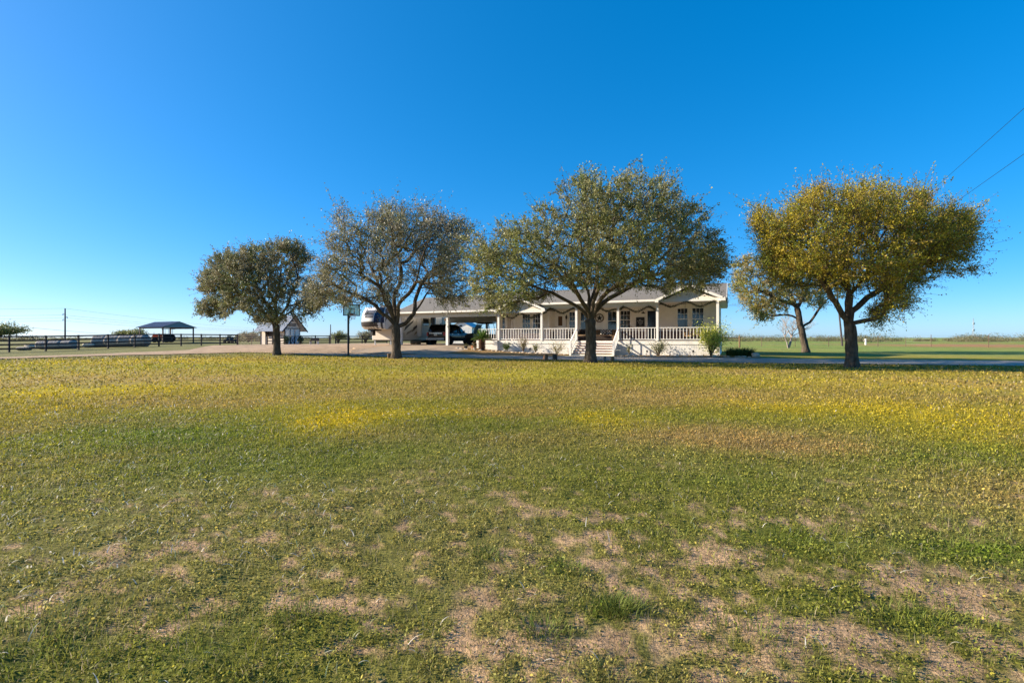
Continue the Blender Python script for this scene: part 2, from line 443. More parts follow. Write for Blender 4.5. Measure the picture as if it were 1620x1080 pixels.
sheet('flower_bed', [(L2(-20.6, -4.3), L2(-20.3, .4)), (L2(-15, -4.9), L2(-15, .3)), (L2(-10.7, -4.6), L2(-10.6, .3))], .036, M_mulch, 'strip of golden dry mulch along the porch left of the stairs', 'flower bed', wob=.15)
sheet('flower_bed', [(L2(-6.8, -2.6), L2(-6.8, .3)), (L2(-3, -3.0), L2(-3, .3)), (L2(2.6, -1.9), L2(2.6, .8))], .036, M_mulch, 'strip of golden dry mulch along the porch right of the stairs', 'flower bed', wob=.15)
# concrete slab of the carport, its apron falling to the drive
mb = MB(); nx = 10; ts = [9.2, -.3, -2, -4, -6.2]; zs = [.67, .67, .60, .42, .12]
for i in range(nx + 1):
    x = -27.6 + i * 8.6 / nx
    for t, z in zip(ts, zs):
        X, Y = loc2w(x, t); g0 = float(gz(X, Y)) + .045; fx = float(sstep(-20.2, -21.6, x)) if t < .5 else 1.0
        mb.v.append((X, Y, max(g0 + (z - g0) * fx, g0)))
for i in range(nx):
    for j in range(4):
        a = i * 5 + j; mb.f.append((a, a + 1, a + 6, a + 5))
tag(mb.build('concrete_slab', M_concrete), 'tan concrete slab and apron of the carport', 'slab', kind='structure')

# ------------------------------------------------------------------ grass and low weeds as real blades and leaves
def drive_mask(X, Y):
    rx, ry = X - PR[0], Y - PR[1]; x = rx * U[0] + ry * U[1]; t = rx * N[0] + ry * N[1]
    lo = np.interp(x, [-60, -33, -20, -10, 0, 6, 13, 30, 60], [-9.8, -9.8, -9.4, -8.9, -8.5, -7.2, -5.9, -4.5, -3])
    road = np.interp(X, [-60, -32, -29.4, -21.9], [20, 29.5, 36, 42.5])
    return (t < lo + .15) & ((X > -21.9) | (Y < road)) & (Y < 60)

def sector(n, d0, d1, p, rng):
    """points in the view sector, density falling as distance^-p"""
    u = rng.random(n); e = 2 - p
    d = (d0 ** e + u * (d1 ** e - d0 ** e)) ** (1 / e)
    a = R(90) + (rng.random(n) * 2 - 1) * R(56)
    return d * np.cos(a), d * np.sin(a), d

def blades(X, Y, Z, L, W, yaw, lean, tint, rng):
    """bent two-segment blades"""
    n = len(X); P = np.stack((X, Y, Z), 1)
    f = np.stack((np.cos(yaw), np.sin(yaw), np.zeros(n)), 1); s = np.stack((-np.sin(yaw), np.cos(yaw), np.zeros(n)), 1) * (W / 2)[:, None]
    up = np.array((0, 0, 1.0))[None]
    m1 = P + f * (L * .38 * np.sin(lean * .6))[:, None] + up * (L * .5 * np.cos(lean * .6))[:, None]
    tip = m1 + f * (L * .55 * np.sin(lean * 1.35))[:, None] + up * (L * .5 * np.cos(lean * 1.35))[:, None]
    V = np.empty((n, 5, 3), np.float32)
    V[:, 0] = P - s; V[:, 1] = P + s; V[:, 2] = m1 + s * .8; V[:, 3] = m1 - s * .8; V[:, 4] = tip
    b0 = (np.arange(n) * 5)[:, None]
    idx = np.concatenate((b0 + np.array([[0, 1, 2, 3]]), b0 + np.array([[3, 2, 4]])), 1).ravel()
    cnt = np.tile((4, 3), n)
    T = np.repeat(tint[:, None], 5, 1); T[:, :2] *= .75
    return V.reshape(-1, 3), idx, cnt, T.reshape(-1, 3)

def long_blades(X, Y, Z, L, W, yaw, a0, a1, tint, ns=5):
    """arching dead blades of several segments"""
    n = len(X); P = np.stack((X, Y, Z), 1); f = np.stack((np.cos(yaw), np.sin(yaw), np.zeros(n)), 1); s = np.stack((-np.sin(yaw), np.cos(yaw), np.zeros(n)), 1) * (W / 2)[:, None]
    V = np.empty((n, 2 * (ns + 1), 3), np.float32)
    for k in range(ns + 1):
        w_ = 1 - .75 * k / ns; V[:, 2 * k] = P - s * w_; V[:, 2 * k + 1] = P + s * w_
        a = a0 + (a1 - a0) * k / ns; P = P + f * (L / ns * np.sin(a))[:, None]; P[:, 2] += L / ns * np.cos(a)
    b0 = (np.arange(n) * 2 * (ns + 1))[:, None]
    idx = np.concatenate([b0 + np.array([[2 * k, 2 * k + 1, 2 * k + 3, 2 * k + 2]]) for k in range(ns)], 1).ravel()
    return V.reshape(-1, 3), idx, np.full(n * ns, 4), np.repeat(tint, 2 * (ns + 1), 0)

def merge(parts):
    Vs, Is, Cs, Ts = [], [], [], []; o = 0
    for V, i, c, t in parts:
        Vs.append(V); Is.append(i + o); Cs.append(c); Ts.append(t); o += len(V)
    return np.concatenate(Vs), np.concatenate(Is), np.concatenate(Cs), np.concatenate(Ts)

def near_z(X, Y): return gz(X, Y) + np.where(np.hypot(X, Y) < 14, (fbm(X * 2.2, Y * 2.2, 91) - .5) * .035 + (fbm(X * 9, Y * 9, 92) - .5) * .012, 0)

g = np.random.default_rng(21)
parts = []
# broad-leaved ground cover close to the camera: small leaves in little mounds
X, Y, d = sector(375000, 1.35, 13, 1.25, g)
X += (fbm(X * 6, Y * 6, 101) - .5) * .10; Y += (fbm(X * 6, Y * 6, 102) - .5) * .10
cov, col, _ = lawn(X, Y); clump = fbm(X * 7, Y * 7, 103)
keep = (g.random(len(X)) < np.clip(cov * .93 + .07, 0, 1) * sstep(.22, .55, clump)) & (g.random(len(X)) < np.interp(d, [0, 7, 13], [1, .9, .3]))
X, Y, d, col, clump = X[keep], Y[keep], d[keep], col[keep], clump[keep]; n = len(X)
hgt = .004 + .028 * g.random(n) * sstep(.3, .7, clump); sz = (.0030 + .0038 * g.random(n) ** 1.5) * (np.maximum(d, 2.5) / 2.5) ** .55
nrm = rand_dirs(n, g); nrm[:, 2] = np.abs(nrm[:, 2]) + .15; nrm /= np.linalg.norm(nrm, axis=1, keepdims=True)
a = np.cross(nrm, rand_dirs(n, g)); a /= np.linalg.norm(a, axis=1, keepdims=True); b2 = np.cross(nrm, a)
P = np.stack((X, Y, near_z(X, Y) + hgt), 1)
V, i, c = quads(P, a * (sz * 1.35)[:, None], b2 * (sz * .8)[:, None])
t = col * (.42 + 1.2 * g.random((n, 1))); t = np.where(g.random((n, 1)) < .10, t * np.array((1.7, 1.45, 1.3)), t)
parts.append((V, i, c, np.repeat(t, 4, 0)))
# grass blades
def grass_layer(N_, d0, d1, p, L0, L1, W0, wexp, leanmax, seed_col=1.0, dead=.08, lushgate=False):
    X, Y, d = sector(N_, d0, d1, p, g)
    m = drive_mask(X, Y); X, Y, d = X[m], Y[m], d[m]
    jit = .038 * d
    cov = lawn(X, Y)[0]; col = lawn(X + g.normal(size=len(X)) * jit, Y + g.normal(size=len(X)) * jit * 1.6)[1]
    cl = fbm(X * 4.5, Y * 4.5, 113)
    pr = np.clip(cov * 1.0 + .04, 0, 1) * (.35 + .65 * sstep(.3, .6, cl))
    k = g.random(len(X)) < pr
    X, Y, d, col, cl = X[k], Y[k], d[k], col[k], cl[k]; n = len(X)
    L = (L0 + (L1 - L0) * g.random(n) ** 2) * (.6 + .8 * cl) * (np.maximum(d, 4) / 4) ** .25
    W = W0 * (.7 + .6 * g.random(n)) * (np.maximum(d, 2.5) / 2.5) ** wexp
    t = col * (.55 + .95 * g.random((n, 1)))
    q = g.random(n); t[q < dead] = np.array((.40, .33, .20)) * (.7 + .6 * g.random((int((q < dead).sum()), 1)))
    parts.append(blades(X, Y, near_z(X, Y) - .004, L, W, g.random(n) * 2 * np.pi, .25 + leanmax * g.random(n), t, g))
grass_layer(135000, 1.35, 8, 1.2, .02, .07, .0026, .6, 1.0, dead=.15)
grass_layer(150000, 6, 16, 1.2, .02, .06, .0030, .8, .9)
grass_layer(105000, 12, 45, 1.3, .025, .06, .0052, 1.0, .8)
# long pale bent blades scattered over the near lawn
X, Y, d = sector(12500, 1.7, 13, .9, g)
k = g.random(len(X)) < np.where(X < 0, .95, .25) * np.where(d < 3.2, .35, 1) * sstep(.25, .5, fbm(X * .8, Y * .8, 121)) * np.where(X < -.35 * d, 1, .55); X, Y, d = X[k], Y[k], d[k]; n = len(X)
t = np.where(g.random((n, 1)) < .5, np.array((.74, .70, .60)), np.array((.36, .40, .20))) * (.8 + .4 * g.random((n, 1)))
parts.append(long_blades(X, Y, near_z(X, Y), .03 + .06 * g.random(n) ** 1.5, .0062 * (np.maximum(d, 2.5) / 2.5) ** .55, g.random(n) * 2 * np.pi, .3 + .7 * g.random(n), 1.5 + .9 * g.random(n), t))
# brown thatch lying on the bare soil
X, Y, d = sector(90000, 1.6, 9, 1.2, g); cov, _, _ = lawn(X, Y); k = g.random(len(X)) < (1 - cov) * .8 + .10; X, Y, d = X[k], Y[k], d[k]; n = len(X)
t = np.array([(.20, .13, .075), (.30, .22, .13), (.13, .09, .055), (.17, .17, .07)])[g.integers(0, 4, n)] * (.6 + .7 * g.random((n, 1)))
parts.append(blades(X, Y, near_z(X, Y) + .003, .012 + .035 * g.random(n), .0022 * (np.maximum(d, 2.5) / 2.5) ** .5, g.random(n) * 2 * np.pi, 1.15 + .3 * g.random(n), t, g))
# taller green tufts
for (px, py, r, nn, hh) in ((980, 962, .10, 700, .085), (905, 905, .09, 260, .07), (1260, 865, .3, 700, .10), (1490, 870, .45, 900, .10), (1350, 700, .5, 400, .12), (1470, 985, .16, 420, .08), (340, 985, .2, 420, .07),
                            (40, 1010, .2, 500, .09), (1130, 760, .6, 700, .10), (470, 975, .1, 200, .07), (770, 880, .12, 240, .08), (1050, 860, .2, 260, .1), (1560, 700, .6, 500, .12), (1180, 1010, .15, 240, .08), (860, 1000, .12, 260, .09)):
    cx, cy = ground_at(px, py); a = g.random(nn) * 2 * np.pi; rr = r * (1.0 if r < .15 else 1.6) * np.sqrt(g.random(nn)) * (.5 + .8 * g.random(nn))
    X, Y = cx + rr * np.cos(a) * 1.3, cy + rr * np.sin(a); t = np.array((.18, .215, .042)) * (.6 + .8 * g.random((nn, 1)))
    parts.append(blades(X, Y, near_z(X, Y), hh * .72 * (.4 + .7 * g.random(nn)), .0026 + .002 * g.random(nn), a + g.normal(size=nn) * .8, .3 + .8 * g.random(nn), t, g))
# small clods and dead bits on the bare soil
V, i, c, t = merge(parts)
tag(link('grass', np_mesh('grass', V, i, c, t), M_grass), 'short mown grass and low weeds with pale dead blades', 'grass', kind='stuff')
g2 = np.random.default_rng(3)
X, Y, d = sector(16000, 1.6, 9, 1.2, g2); cov, _, _ = lawn(X, Y); k = g2.random(len(X)) < (1 - cov) * .9; X, Y = X[k], Y[k]; n = len(X)
s = (.0015 + .005 * g2.random(n) ** 3)[:, None]
oc = np.array([(1, 0, 0), (-1, 0, 0), (0, 1, 0), (0, -1, 0), (0, 0, 1.0), (0, 0, -1)]); of = np.array([(0, 2, 4), (2, 1, 4), (1, 3, 4), (3, 0, 4)])
V = (np.stack((X, Y, near_z(X, Y)), 1)[:, None] + oc[None] * s[:, None] * (.6 + .8 * g2.random((n, 6, 1)))).reshape(-1, 3)
i = ((np.arange(n) * 6)[:, None, None] + of[None]).ravel()
t = np.repeat(C_SOIL * (.55 + .6 * g2.random((n, 1))), 6, 0)
tag(link('soil_crumbs', np_mesh('soil_crumbs', V, i, np.full(n * 4, 3), t), M_grass), 'crumbs of sandy soil scattered over the bare patches', 'soil', kind='stuff')

# ------------------------------------------------------------------ trees
def tree(name, label, px, d, blobs, limbs, trunk_r, n_clusters, leaves_per, leaf, palette, leafmat, seed, depth=.85, twig=.55, group=None, gap=.35, spiky=1.0, upb=.25, shrink=.90, bright=1.5):
    """blobs: crown lobes (cx, cy, rx, ry) and limbs: polylines, both measured off the photograph at the tree's distance"""
    rng = np.random.default_rng(seed); m = d / FPX
    bx, by, bz = at(px, d)
    root = thing(name, label, 'tree', (bx, by, bz), 0, group)
    base = np.array((bx, by, bz))
    def lw(p): return np.array(((p[0] - px) * m, 0, (HY - p[1]) * m + EYE - bz))
    B = np.array([((c[0] - px) * m, (HY - c[1]) * m + EYE - bz, c[2] * m * shrink, c[3] * m * shrink) for c in blobs])
    x0, x1 = (B[:, 0] - B[:, 2]).min(), (B[:, 0] + B[:, 2]).max(); z0, z1 = (B[:, 1] - B[:, 3]).min(), (B[:, 1] + B[:, 3]).max()
    cx, cz, hw, hh = (x0 + x1) / 2, (z0 + z1) / 2, (x1 - x0) / 2, (z1 - z0) / 2
    # cluster points
    pts = []; need = n_clusters; gaps = rng.normal(size=(90, 3))
    while len(pts) < need:
        q = np.stack((rng.uniform(x0, x1, 4000), rng.uniform(z0, z1, 4000)), 1)
        e = (((q[:, None, 0] - B[None, :, 0]) / B[None, :, 2]) ** 2 + ((q[:, None, 1] - B[None, :, 1]) / B[None, :, 3]) ** 2).min(1)
        edge = rng.uniform(.75, 1.12, len(q)); q = q[e < edge]
        hx = np.sqrt(np.clip(1 - ((q[:, 0] - cx) / (hw * 1.05)) ** 2, .02, 1)); hz_ = np.sqrt(np.clip(1 - ((q[:, 1] - cz) / (hh * 1.15)) ** 2, .05, 1))
        y = rng.uniform(-1, 1, len(q)); y = np.sign(y) * np.abs(y) ** .75 * hw * depth * hx * hz_
        p = np.stack((q[:, 0], y, q[:, 1]), 1)
        nz = vnoise(p[:, 0] * .85 + p[:, 1] * .35, p[:, 2] * .95 + p[:, 1] * .6, seed) * .6 + vnoise(p[:, 0] * 1.9 + 7, p[:, 2] * 1.9 + p[:, 1] * 1.3, seed + 1) * .4
        p = p[nz > gap * rng.uniform(.82, 1.12, len(p))]
        p[:, 0] += p[:, 1] * (bx / by)
        qd = (d + p[:, 1]) / d; qx = (p[:, 0] + bx) / qd - bx; qz = (p[:, 2] + bz - EYE) / qd + EYE - bz      # outline as seen over the depth of the crown
        e = (((qx[:, None] - B[None, :, 0]) / B[None, :, 2]) ** 2 + ((qz[:, None] - B[None, :, 1]) / B[None, :, 3]) ** 2).min(1)
        p = p[e < (.30 + 1.30 * vnoise(qx * .95 + 5, qz * .95 + p[:, 1] * .15, seed + 9)) * rng.uniform(.9, 1.1, len(p))]
        pts += list(p)
    pts = np.array(pts[:need])
    # skeleton: trunk and main limbs as measured, the rest grown towards the clusters
    nodes = []; par = []; plen = []
    def addn(p, pa):
        nodes.append(np.array(p, float)); par.append(pa); plen.append(0 if pa < 0 else plen[pa] + np.linalg.norm(nodes[-1] - nodes[pa])); return len(nodes) - 1
    named = {}
    for li, (start, poly, yend) in enumerate(limbs):
        P = [lw(p) for p in poly]
        if start is None: prev = addn(P[0], -1); named[(li, 0)] = prev
        else: prev = start if isinstance(start, int) else named[start]
        if start is not None:
            y0 = nodes[prev][1]; k = len(P)
            P = [p + np.array((bx / by, 1, 0)) * (y0 + (yend - y0) * ((j + 1) / k) ** 1.2) for j, p in enumerate(P)]; seq = P
        else: seq = P[1:]
        pv = nodes[prev] - (nodes[par[prev]] if par[prev] >= 0 else nodes[prev] - np.array((0, 0, .3)))
        for j, p in enumerate(seq):
            a_ = nodes[prev].copy(); nseg = max(2, int(np.linalg.norm(p - a_) / .25)); L_ = np.linalg.norm(p - a_)
            bend = rng.normal(size=3) * L_ * (.05 if start is not None else .006)
            c_ = a_ + pv / (np.linalg.norm(pv) + 1e-6) * L_ * .35
            for k in range(1, nseg + 1):
                u = k / nseg; pt = (1 - u) ** 2 * a_ + 2 * u * (1 - u) * ((c_ + (a_ + p) / 2) / 2) + u * u * p + bend * math.sin(math.pi * u)
                prev = addn(pt, prev)
            pv = nodes[prev] - nodes[par[prev]]
            named[(li, j + (1 if start is None else 1))] = prev
    fork = nodes[named[(0, len(limbs[0][1]) - 1)]]
    order = np.argsort(np.linalg.norm((pts - fork) * np.array((1, 1, .8)), axis=1))
    NA = np.zeros((60000, 3)); PL = np.zeros(60000); nn = len(nodes); NA[:nn] = nodes; PL[:nn] = plen
    nt0 = sum(1 for z in nodes if z[2] < fork[2] * .9)
    term = []; tdir = []
    for o in order:
        p = pts[o]; dist = np.linalg.norm(NA[:nn] - p, axis=1)
        cost = dist + .28 * PL[:nn]; cost[:nt0] += 50
        j = int(cost.argmin()); a_ = NA[j].copy(); L_ = dist[j]; k = max(1, int(L_ / .38)); prev = j
        pdir = a_ - nodes[par[j]] if par[j] >= 0 else np.array((0, 0, 1.0)); pdir = pdir / (np.linalg.norm(pdir) + 1e-6)
        c_ = a_ + pdir * L_ * .35 + np.array((0, 0, -.04 * L_)); jit = rng.normal(size=3) * L_ * .05
        for q in range(1, k + 1):
            u = q / k; pt = (1 - u) ** 2 * a_ + 2 * u * (1 - u) * c_ + u * u * p + jit * math.sin(math.pi * u)
            prev = addn(pt, prev); NA[nn] = pt; PL[nn] = plen[prev]; nn += 1
        term.append(prev); dv = nodes[prev] - nodes[par[prev]]; tdir.append(dv / (np.linalg.norm(dv) + 1e-6))
    cnt = np.zeros(nn)
    for t_ in term: cnt[t_] += 1
    for i_ in range(nn - 1, 0, -1):
        if par[i_] >= 0: cnt[par[i_]] += cnt[i_]
    rad_ = np.maximum(trunk_r * (np.maximum(cnt, .3) / cnt[0]) ** (1 / 2.15), .0075)
    kids = [[] for _ in range(nn)]
    for i_ in range(1, nn):
        if par[i_] >= 0: kids[par[i_]].append(i_)
    wood = MB(); twigs = MB(); stack = [(0, None)]
    while stack:
        s_, pr_ = stack.pop(); chain = [s_] if pr_ is None else [pr_, s_]
        c_ = s_
        while kids[c_]:
            ks = sorted(kids[c_], key=lambda q: -cnt[q])
            for q in ks[1:]: stack.append((q, c_))
            c_ = ks[0]; chain.append(c_)
        rr = [rad_[i_] for i_ in chain]
        if pr_ is not None: rr[0] = min(rad_[pr_], rr[1] * 1.25)
        P = [nodes[i_] for i_ in chain]
        if pr_ is None:
            rr = [r_ * (1 + .55 * math.exp(-max(0, p_[2]) / (.8 * trunk_r)) + .06 * math.sin(9 * p_[2])) for r_, p_ in zip(rr, P)]
            P[0] = P[0] - np.array((0, 0, .15))
        mx = max(rr)
        (wood if mx > .02 else twigs).tube(P, rr, 12 if mx > .12 else (7 if mx > .05 else (5 if mx > .02 else 3)), cap=False)
    wood.build('trunk', M_bark, root, smooth=True)
    # leaves along short twigs at each cluster
    term = np.array([nodes[t_] for t_ in term]); tdir = np.array(tdir); ctr = np.array((cx, 0, cz * .92))
    out = (term - ctr) / np.array((hw, hw, hh)); rr = np.linalg.norm(out, axis=1, keepdims=True); out /= rr + 1e-6
    T = 4; tw = []; 
    for k in range(T):
        dv = out * .7 + tdir * .5 + rng.normal(size=term.shape) * .55 + np.array((0, 0, upb)); dv /= np.linalg.norm(dv, axis=1, keepdims=True)
        tw.append(dv)
    lp = leaves_per // T; Ps = []; As = []; Ns = []; Ts = []
    pal = np.array(palette); ccol = pal[rng.choice(len(pal), len(term), p=None)]
    patchy = fbm(term[:, 0] * .5 + 3, term[:, 2] * .5 + term[:, 1] * .3, seed + 4)
    ccol = ccol * (.72 + .56 * patchy[:, None])
    for dv in tw:
        ln = twig * (.45 + .95 * rng.random(len(term))) * spiky * (1 + 1.0 * (rng.random(len(term)) < .2))
        if True:
            for q in range(0, len(term)):
                if rng.random() < .75: twigs.tube([term[q], term[q] + dv[q] * ln[q] * .9], [.006, .004], 3, cap=False)
        u = rng.random((len(term), lp)) ** .8
        P = term[:, None] + dv[:, None] * (u * ln[:, None])[..., None] + rng.normal(size=(len(term), lp, 3)) * twig * .13
        A_ = dv[:, None] * .8 + rng.normal(size=P.shape) * .75
        Ps.append(P.reshape(-1, 3)); As.append(A_.reshape(-1, 3)); Ts.append((ccol[:, None] * (.6 + .8 * rng.random((len(term), lp, 1)))).reshape(-1, 3))
    P = np.concatenate(Ps); A_ = np.concatenate(As); t_ = np.concatenate(Ts); n = len(P)
    A_ /= np.linalg.norm(A_, axis=1, keepdims=True); Nn = rand_dirs(n, rng) + np.array((0, 0, .7)); Bv = np.cross(A_, Nn); Bv /= np.linalg.norm(Bv, axis=1, keepdims=True) + 1e-6
    t_ = t_ * bright
    s_ = leaf * (.65 + .7 * rng.random((n, 1)))
    V, i_, c_ = quads(P, A_ * s_, Bv * s_ * .48)
    link('crown', np_mesh('crown', V, i_, c_, np.repeat(t_, 4, 0)), leafmat, root)
    twigs.build('twigs', M_bark, root)
    return root

ROWG = 'trees in the front yard'
tree('oak_tree', 'dense grey-green oak at left of the row, in front of the small shed', 438, 36.0,
     [(405, 452, 78, 46), (350, 452, 44, 34), (372, 425, 45, 28), (345, 485, 38, 24), (455, 415, 36, 36), (440, 450, 62, 52), (475, 462, 42, 42), (430, 490, 60, 20), (490, 440, 30, 40), (395, 405, 24, 15), (420, 400, 30, 14)],
     [(None, [(438, 560), (438, 540), (437, 516)], 0), ((0, 2), [(424, 500), (410, 484), (385, 468), (352, 458)], -1.0), ((0, 2), [(430, 494), (418, 476), (405, 448), (395, 420)], 1.2), ((0, 2), [(437, 492), (438, 460), (446, 410)], .3),
      ((0, 2), [(446, 497), (458, 478), (470, 452), (468, 430)], -1.2), ((0, 2), [(449, 500), (470, 482), (492, 468)], .9), ((0, 2), [(436, 490), (425, 460), (420, 430)], -2.0)],
     .25, 1500, 60, .060, [(.155, .150, .075), (.175, .150, .085), (.13, .145, .055), (.19, .175, .11), (.11, .13, .05)], M_leaf, 101, depth=.68, group=ROWG, twig=.46, gap=.50)
tree('oak_tree', 'open grey-leaved oak with spreading limbs in front of the camper', 627, 31.0,
     [(620, 400, 92, 72), (560, 395, 52, 42), (540, 440, 52, 44), (690, 395, 50, 52), (705, 440, 38, 44), (620, 350, 62, 26), (600, 450, 70, 30), (670, 350, 40, 22), (515, 460, 32, 24), (565, 350, 36, 24), (720, 370, 24, 28), (560, 466, 40, 18), (715, 466, 22, 14)],
     [(None, [(627, 567), (627, 545), (626, 517)], 0), ((0, 2), [(612, 500), (596, 485), (570, 470), (535, 455)], -.8), ((0, 2), [(620, 492), (606, 465), (590, 430), (575, 395)], 1.0), ((0, 2), [(625, 488), (632, 450), (628, 400), (622, 360)], .2),
      ((0, 2), [(630, 486), (646, 466), (662, 430), (678, 385)], -1.2), ((0, 2), [(641, 512), (655, 495), (672, 470), (700, 446)], .7), ((5, 2), [(657, 476), (668, 446), (690, 420)], 1.8), ((0, 2), [(616, 488), (606, 462), (570, 440), (540, 420)], -2.2)],
     .285, 1500, 44, .058, [(.175, .165, .10), (.15, .155, .075), (.20, .185, .125), (.135, .145, .065), (.19, .165, .11)], M_leaf, 202, group=ROWG, twig=.62, gap=.52, spiky=1.15)
tree('oak_tree', 'largest oak, broad olive-green crown, standing before the porch stairs', 934, 26.3,
     [(930, 390, 150, 72), (800, 420, 66, 50), (850, 375, 70, 42), (925, 325, 62, 42), (1030, 340, 76, 58), (1085, 405, 62, 44), (1010, 300, 48, 30), (775, 450, 34, 34), (1115, 415, 42, 28), (930, 295, 26, 22), (870, 345, 44, 26), (1080, 350, 36, 34), (760, 400, 30, 30), (960, 442, 90, 20), (795, 476, 34, 20), (1070, 446, 66, 18), (840, 462, 40, 14)],
     [(None, [(934, 573), (935, 545), (934, 508)], 0), ((0, 2), [(922, 492), (900, 478), (874, 464), (845, 454), (805, 440)], -1.0), ((0, 2), [(928, 486), (915, 465), (898, 448), (868, 410)], 1.4), ((0, 2), [(931, 478), (926, 450), (932, 400), (930, 330)], .3),
      ((0, 2), [(938, 480), (950, 450), (985, 400), (1015, 330)], -1.2), ((0, 2), [(946, 488), (966, 470), (1000, 452), (1050, 430)], .8), ((0, 2), [(945, 482), (962, 462), (985, 440), (1060, 395), (1100, 400)], -2.2), ((0, 2), [(925, 484), (908, 455), (870, 420), (820, 405)], -2.6), ((0, 2), [(936, 476), (945, 430), (960, 370), (990, 320)], 2.4)],
     .285, 2700, 52, .053, [(.140, .150, .042), (.165, .165, .055), (.115, .135, .035), (.19, .18, .075), (.15, .145, .07)], M_leaf, 303, group=ROWG, twig=.46, gap=.50)
tree('elm_tree', 'yellow-leaved elm at the right of the row beside the drive', 1348, 21.8,
     [(1340, 400, 110, 62), (1270, 400, 66, 56), (1230, 390, 40, 50), (1290, 350, 60, 38), (1370, 338, 74, 40), (1435, 330, 42, 30), (1440, 400, 70, 46), (1490, 400, 42, 46), (1500, 360, 40, 26), (1410, 435, 70, 30), (1420, 468, 30, 30), (1210, 350, 20, 24), (1385, 312, 66, 16), (1300, 320, 34, 20), (1530, 345, 14, 14), (1520, 430, 24, 16), (1390, 490, 14, 20)],
     [(None, [(1348, 581), (1347, 550), (1345, 518)], 0), ((0, 2), [(1334, 500), (1322, 478), (1312, 462), (1285, 430)], -.7), ((0, 2), [(1344, 494), (1344, 468), (1338, 430), (1330, 350)], .3), ((2, 2), [(1358, 452), (1376, 420), (1392, 340)], -1.0), ((2, 1), [(1372, 470), (1400, 452), (1450, 420), (1500, 385)], .7),
      ((2, 2), [(1330, 440), (1290, 400), (1250, 370)], 1.4), ((2, 2), [(1370, 440), (1430, 400), (1480, 360)], -1.6), ((4, 2), [(1420, 465), (1435, 490)], -.6)],
     .24, 2900, 56, .040, [(.34, .275, .024), (.27, .24, .026), (.40, .31, .03), (.20, .21, .026), (.31, .225, .04), (.165, .19, .03)], M_leaf_thin, 404, group=ROWG, twig=.44, gap=.42, spiky=1.2, shrink=.90, bright=1.1)
tree('elm_tree', 'smaller brown-leaved elm with a leaning trunk beyond the drive', 1275, 42.7,
     [(1200, 450, 42, 40), (1225, 470, 50, 30), (1270, 450, 44, 40), (1300, 450, 40, 40), (1185, 435, 26, 26), (1225, 425, 40, 26), (1210, 492, 24, 14), (1250, 425, 40, 30)],
     [(None, [(1275, 558), (1272, 540), (1268, 520)], 0), ((0, 2), [(1264, 502), (1261, 488), (1254, 470), (1248, 440)], .5), ((0, 2), [(1281, 510), (1291, 496), (1300, 484), (1315, 470)], -.6), ((1, 2), [(1246, 478), (1225, 470), (1205, 462)], -1.2), ((1, 2), [(1270, 470), (1280, 450)], 1.2), ((1, 2), [(1235, 465), (1215, 440), (1190, 432)], .9)],
     .27, 800, 52, .068, [(.28, .22, .07), (.25, .21, .05), (.20, .19, .05), (.30, .23, .11), (.17, .18, .05)], M_leaf_thin, 505, twig=.6, gap=.42)
# ------------------------------------------------------------------ the house
HOUSE_LOC = (float(PR[0]), float(PR[1]), 0.0)
def hloc(x, t, z=None):
    X, Y = loc2w(x, t); return (X, Y, float(gz(X, Y)) if z is None else z)
def rect_frame(mb, x0, x1, z0, z1, y0, y1, w):
    mb.box(x0, x1, y0, y1, z1 - w, z1).box(x0, x1, y0, y1, z0, z0 + w).box(x0, x0 + w, y0, y1, z0 + w, z1 - w).box(x1 - w, x1, y0, y1, z0 + w, z1 - w)
    return mb
def siding(mb, x0, x1, z0, z1, t, lap=.19, proud=.020):
    z = z0
    while z < z1 - 1e-3:
        zt = min(z1, z + lap)
        mb.prism([(t - proud, z), (t - .002, zt), (t + .03, zt), (t + .03, z)], 'x', x0, x1); z = zt
    return mb
def window(parent, x0, x1, z0, z1, t, cols, rows_up, rows_lo):
    w = rect_frame(MB(), x0 - .06, x1 + .06, z0 - .06, z1 + .06, t - .045, t - .018, .06).build('window', M_trim, parent)
    zm = (z0 + z1) / 2
    MB().box(x0, x1, t - .026, t - .020, zm + .025, z1).build('pane', M_glass, w)
    MB().box(x0, x1, t - .024, t - .019, z0, zm - .025).build('pane', M_glass, w)
    b_ = MB().box(x0, x1, t - .04, t - .019, zm - .025, zm + .025)
    for i in range(1, cols):
        x = x0 + (x1 - x0) * i / cols
        if rows_up: b_.box(x - .012, x + .012, t - .036, t - .024, zm + .025, z1)
        if rows_lo: b_.box(x - .012, x + .012, t - .036, t - .024, z0, zm - .025)
    for r, (a, c) in ((rows_up, (zm + .025, z1)), (rows_lo, (z0, zm - .025))):
        for i in range(1, r):
            z = a + (c - a) * i / r
            b_.box(x0, x1, t - .034, t - .026, z - .011, z + .011)
    b_.build('glazing_bars', M_trim, w)
    MB().box(x0 - .09, x1 + .09, t - .08, t - .018, z0 - .10, z0 - .062).build('sill', M_trim, w)
    return w
house = thing('house', 'long single-storey white house with a railed front porch and two gables', 'house', HOUSE_LOC, -TH)
WL, WT = -18.4, 2.2
w = siding(MB(), WL, 0, 1.0, 3.92, WT); w.box(WL, 0, WT + .03, 9.0, .05, 3.9)
w.prism([(WT + .03, 3.9), (9.0, 3.9), (4.6, 5.35)], 'x', -.10, -.004)
w.build('wall', M_siding, house)
siding(MB().box(-16.35, -13.15, 1.63, WT, 1.12, 3.6), -16.35, -13.15, 1.12, 3.6, 1.6).build('bay_wall', M_siding, house)
for x, t in ((-.07, WT - .035), (-16.33, 1.565), (-13.17, 1.565)): MB().box(x - .07, x + .07, t - .02, t + .03, 1.12, 3.58).build('corner_board', M_trim, house)
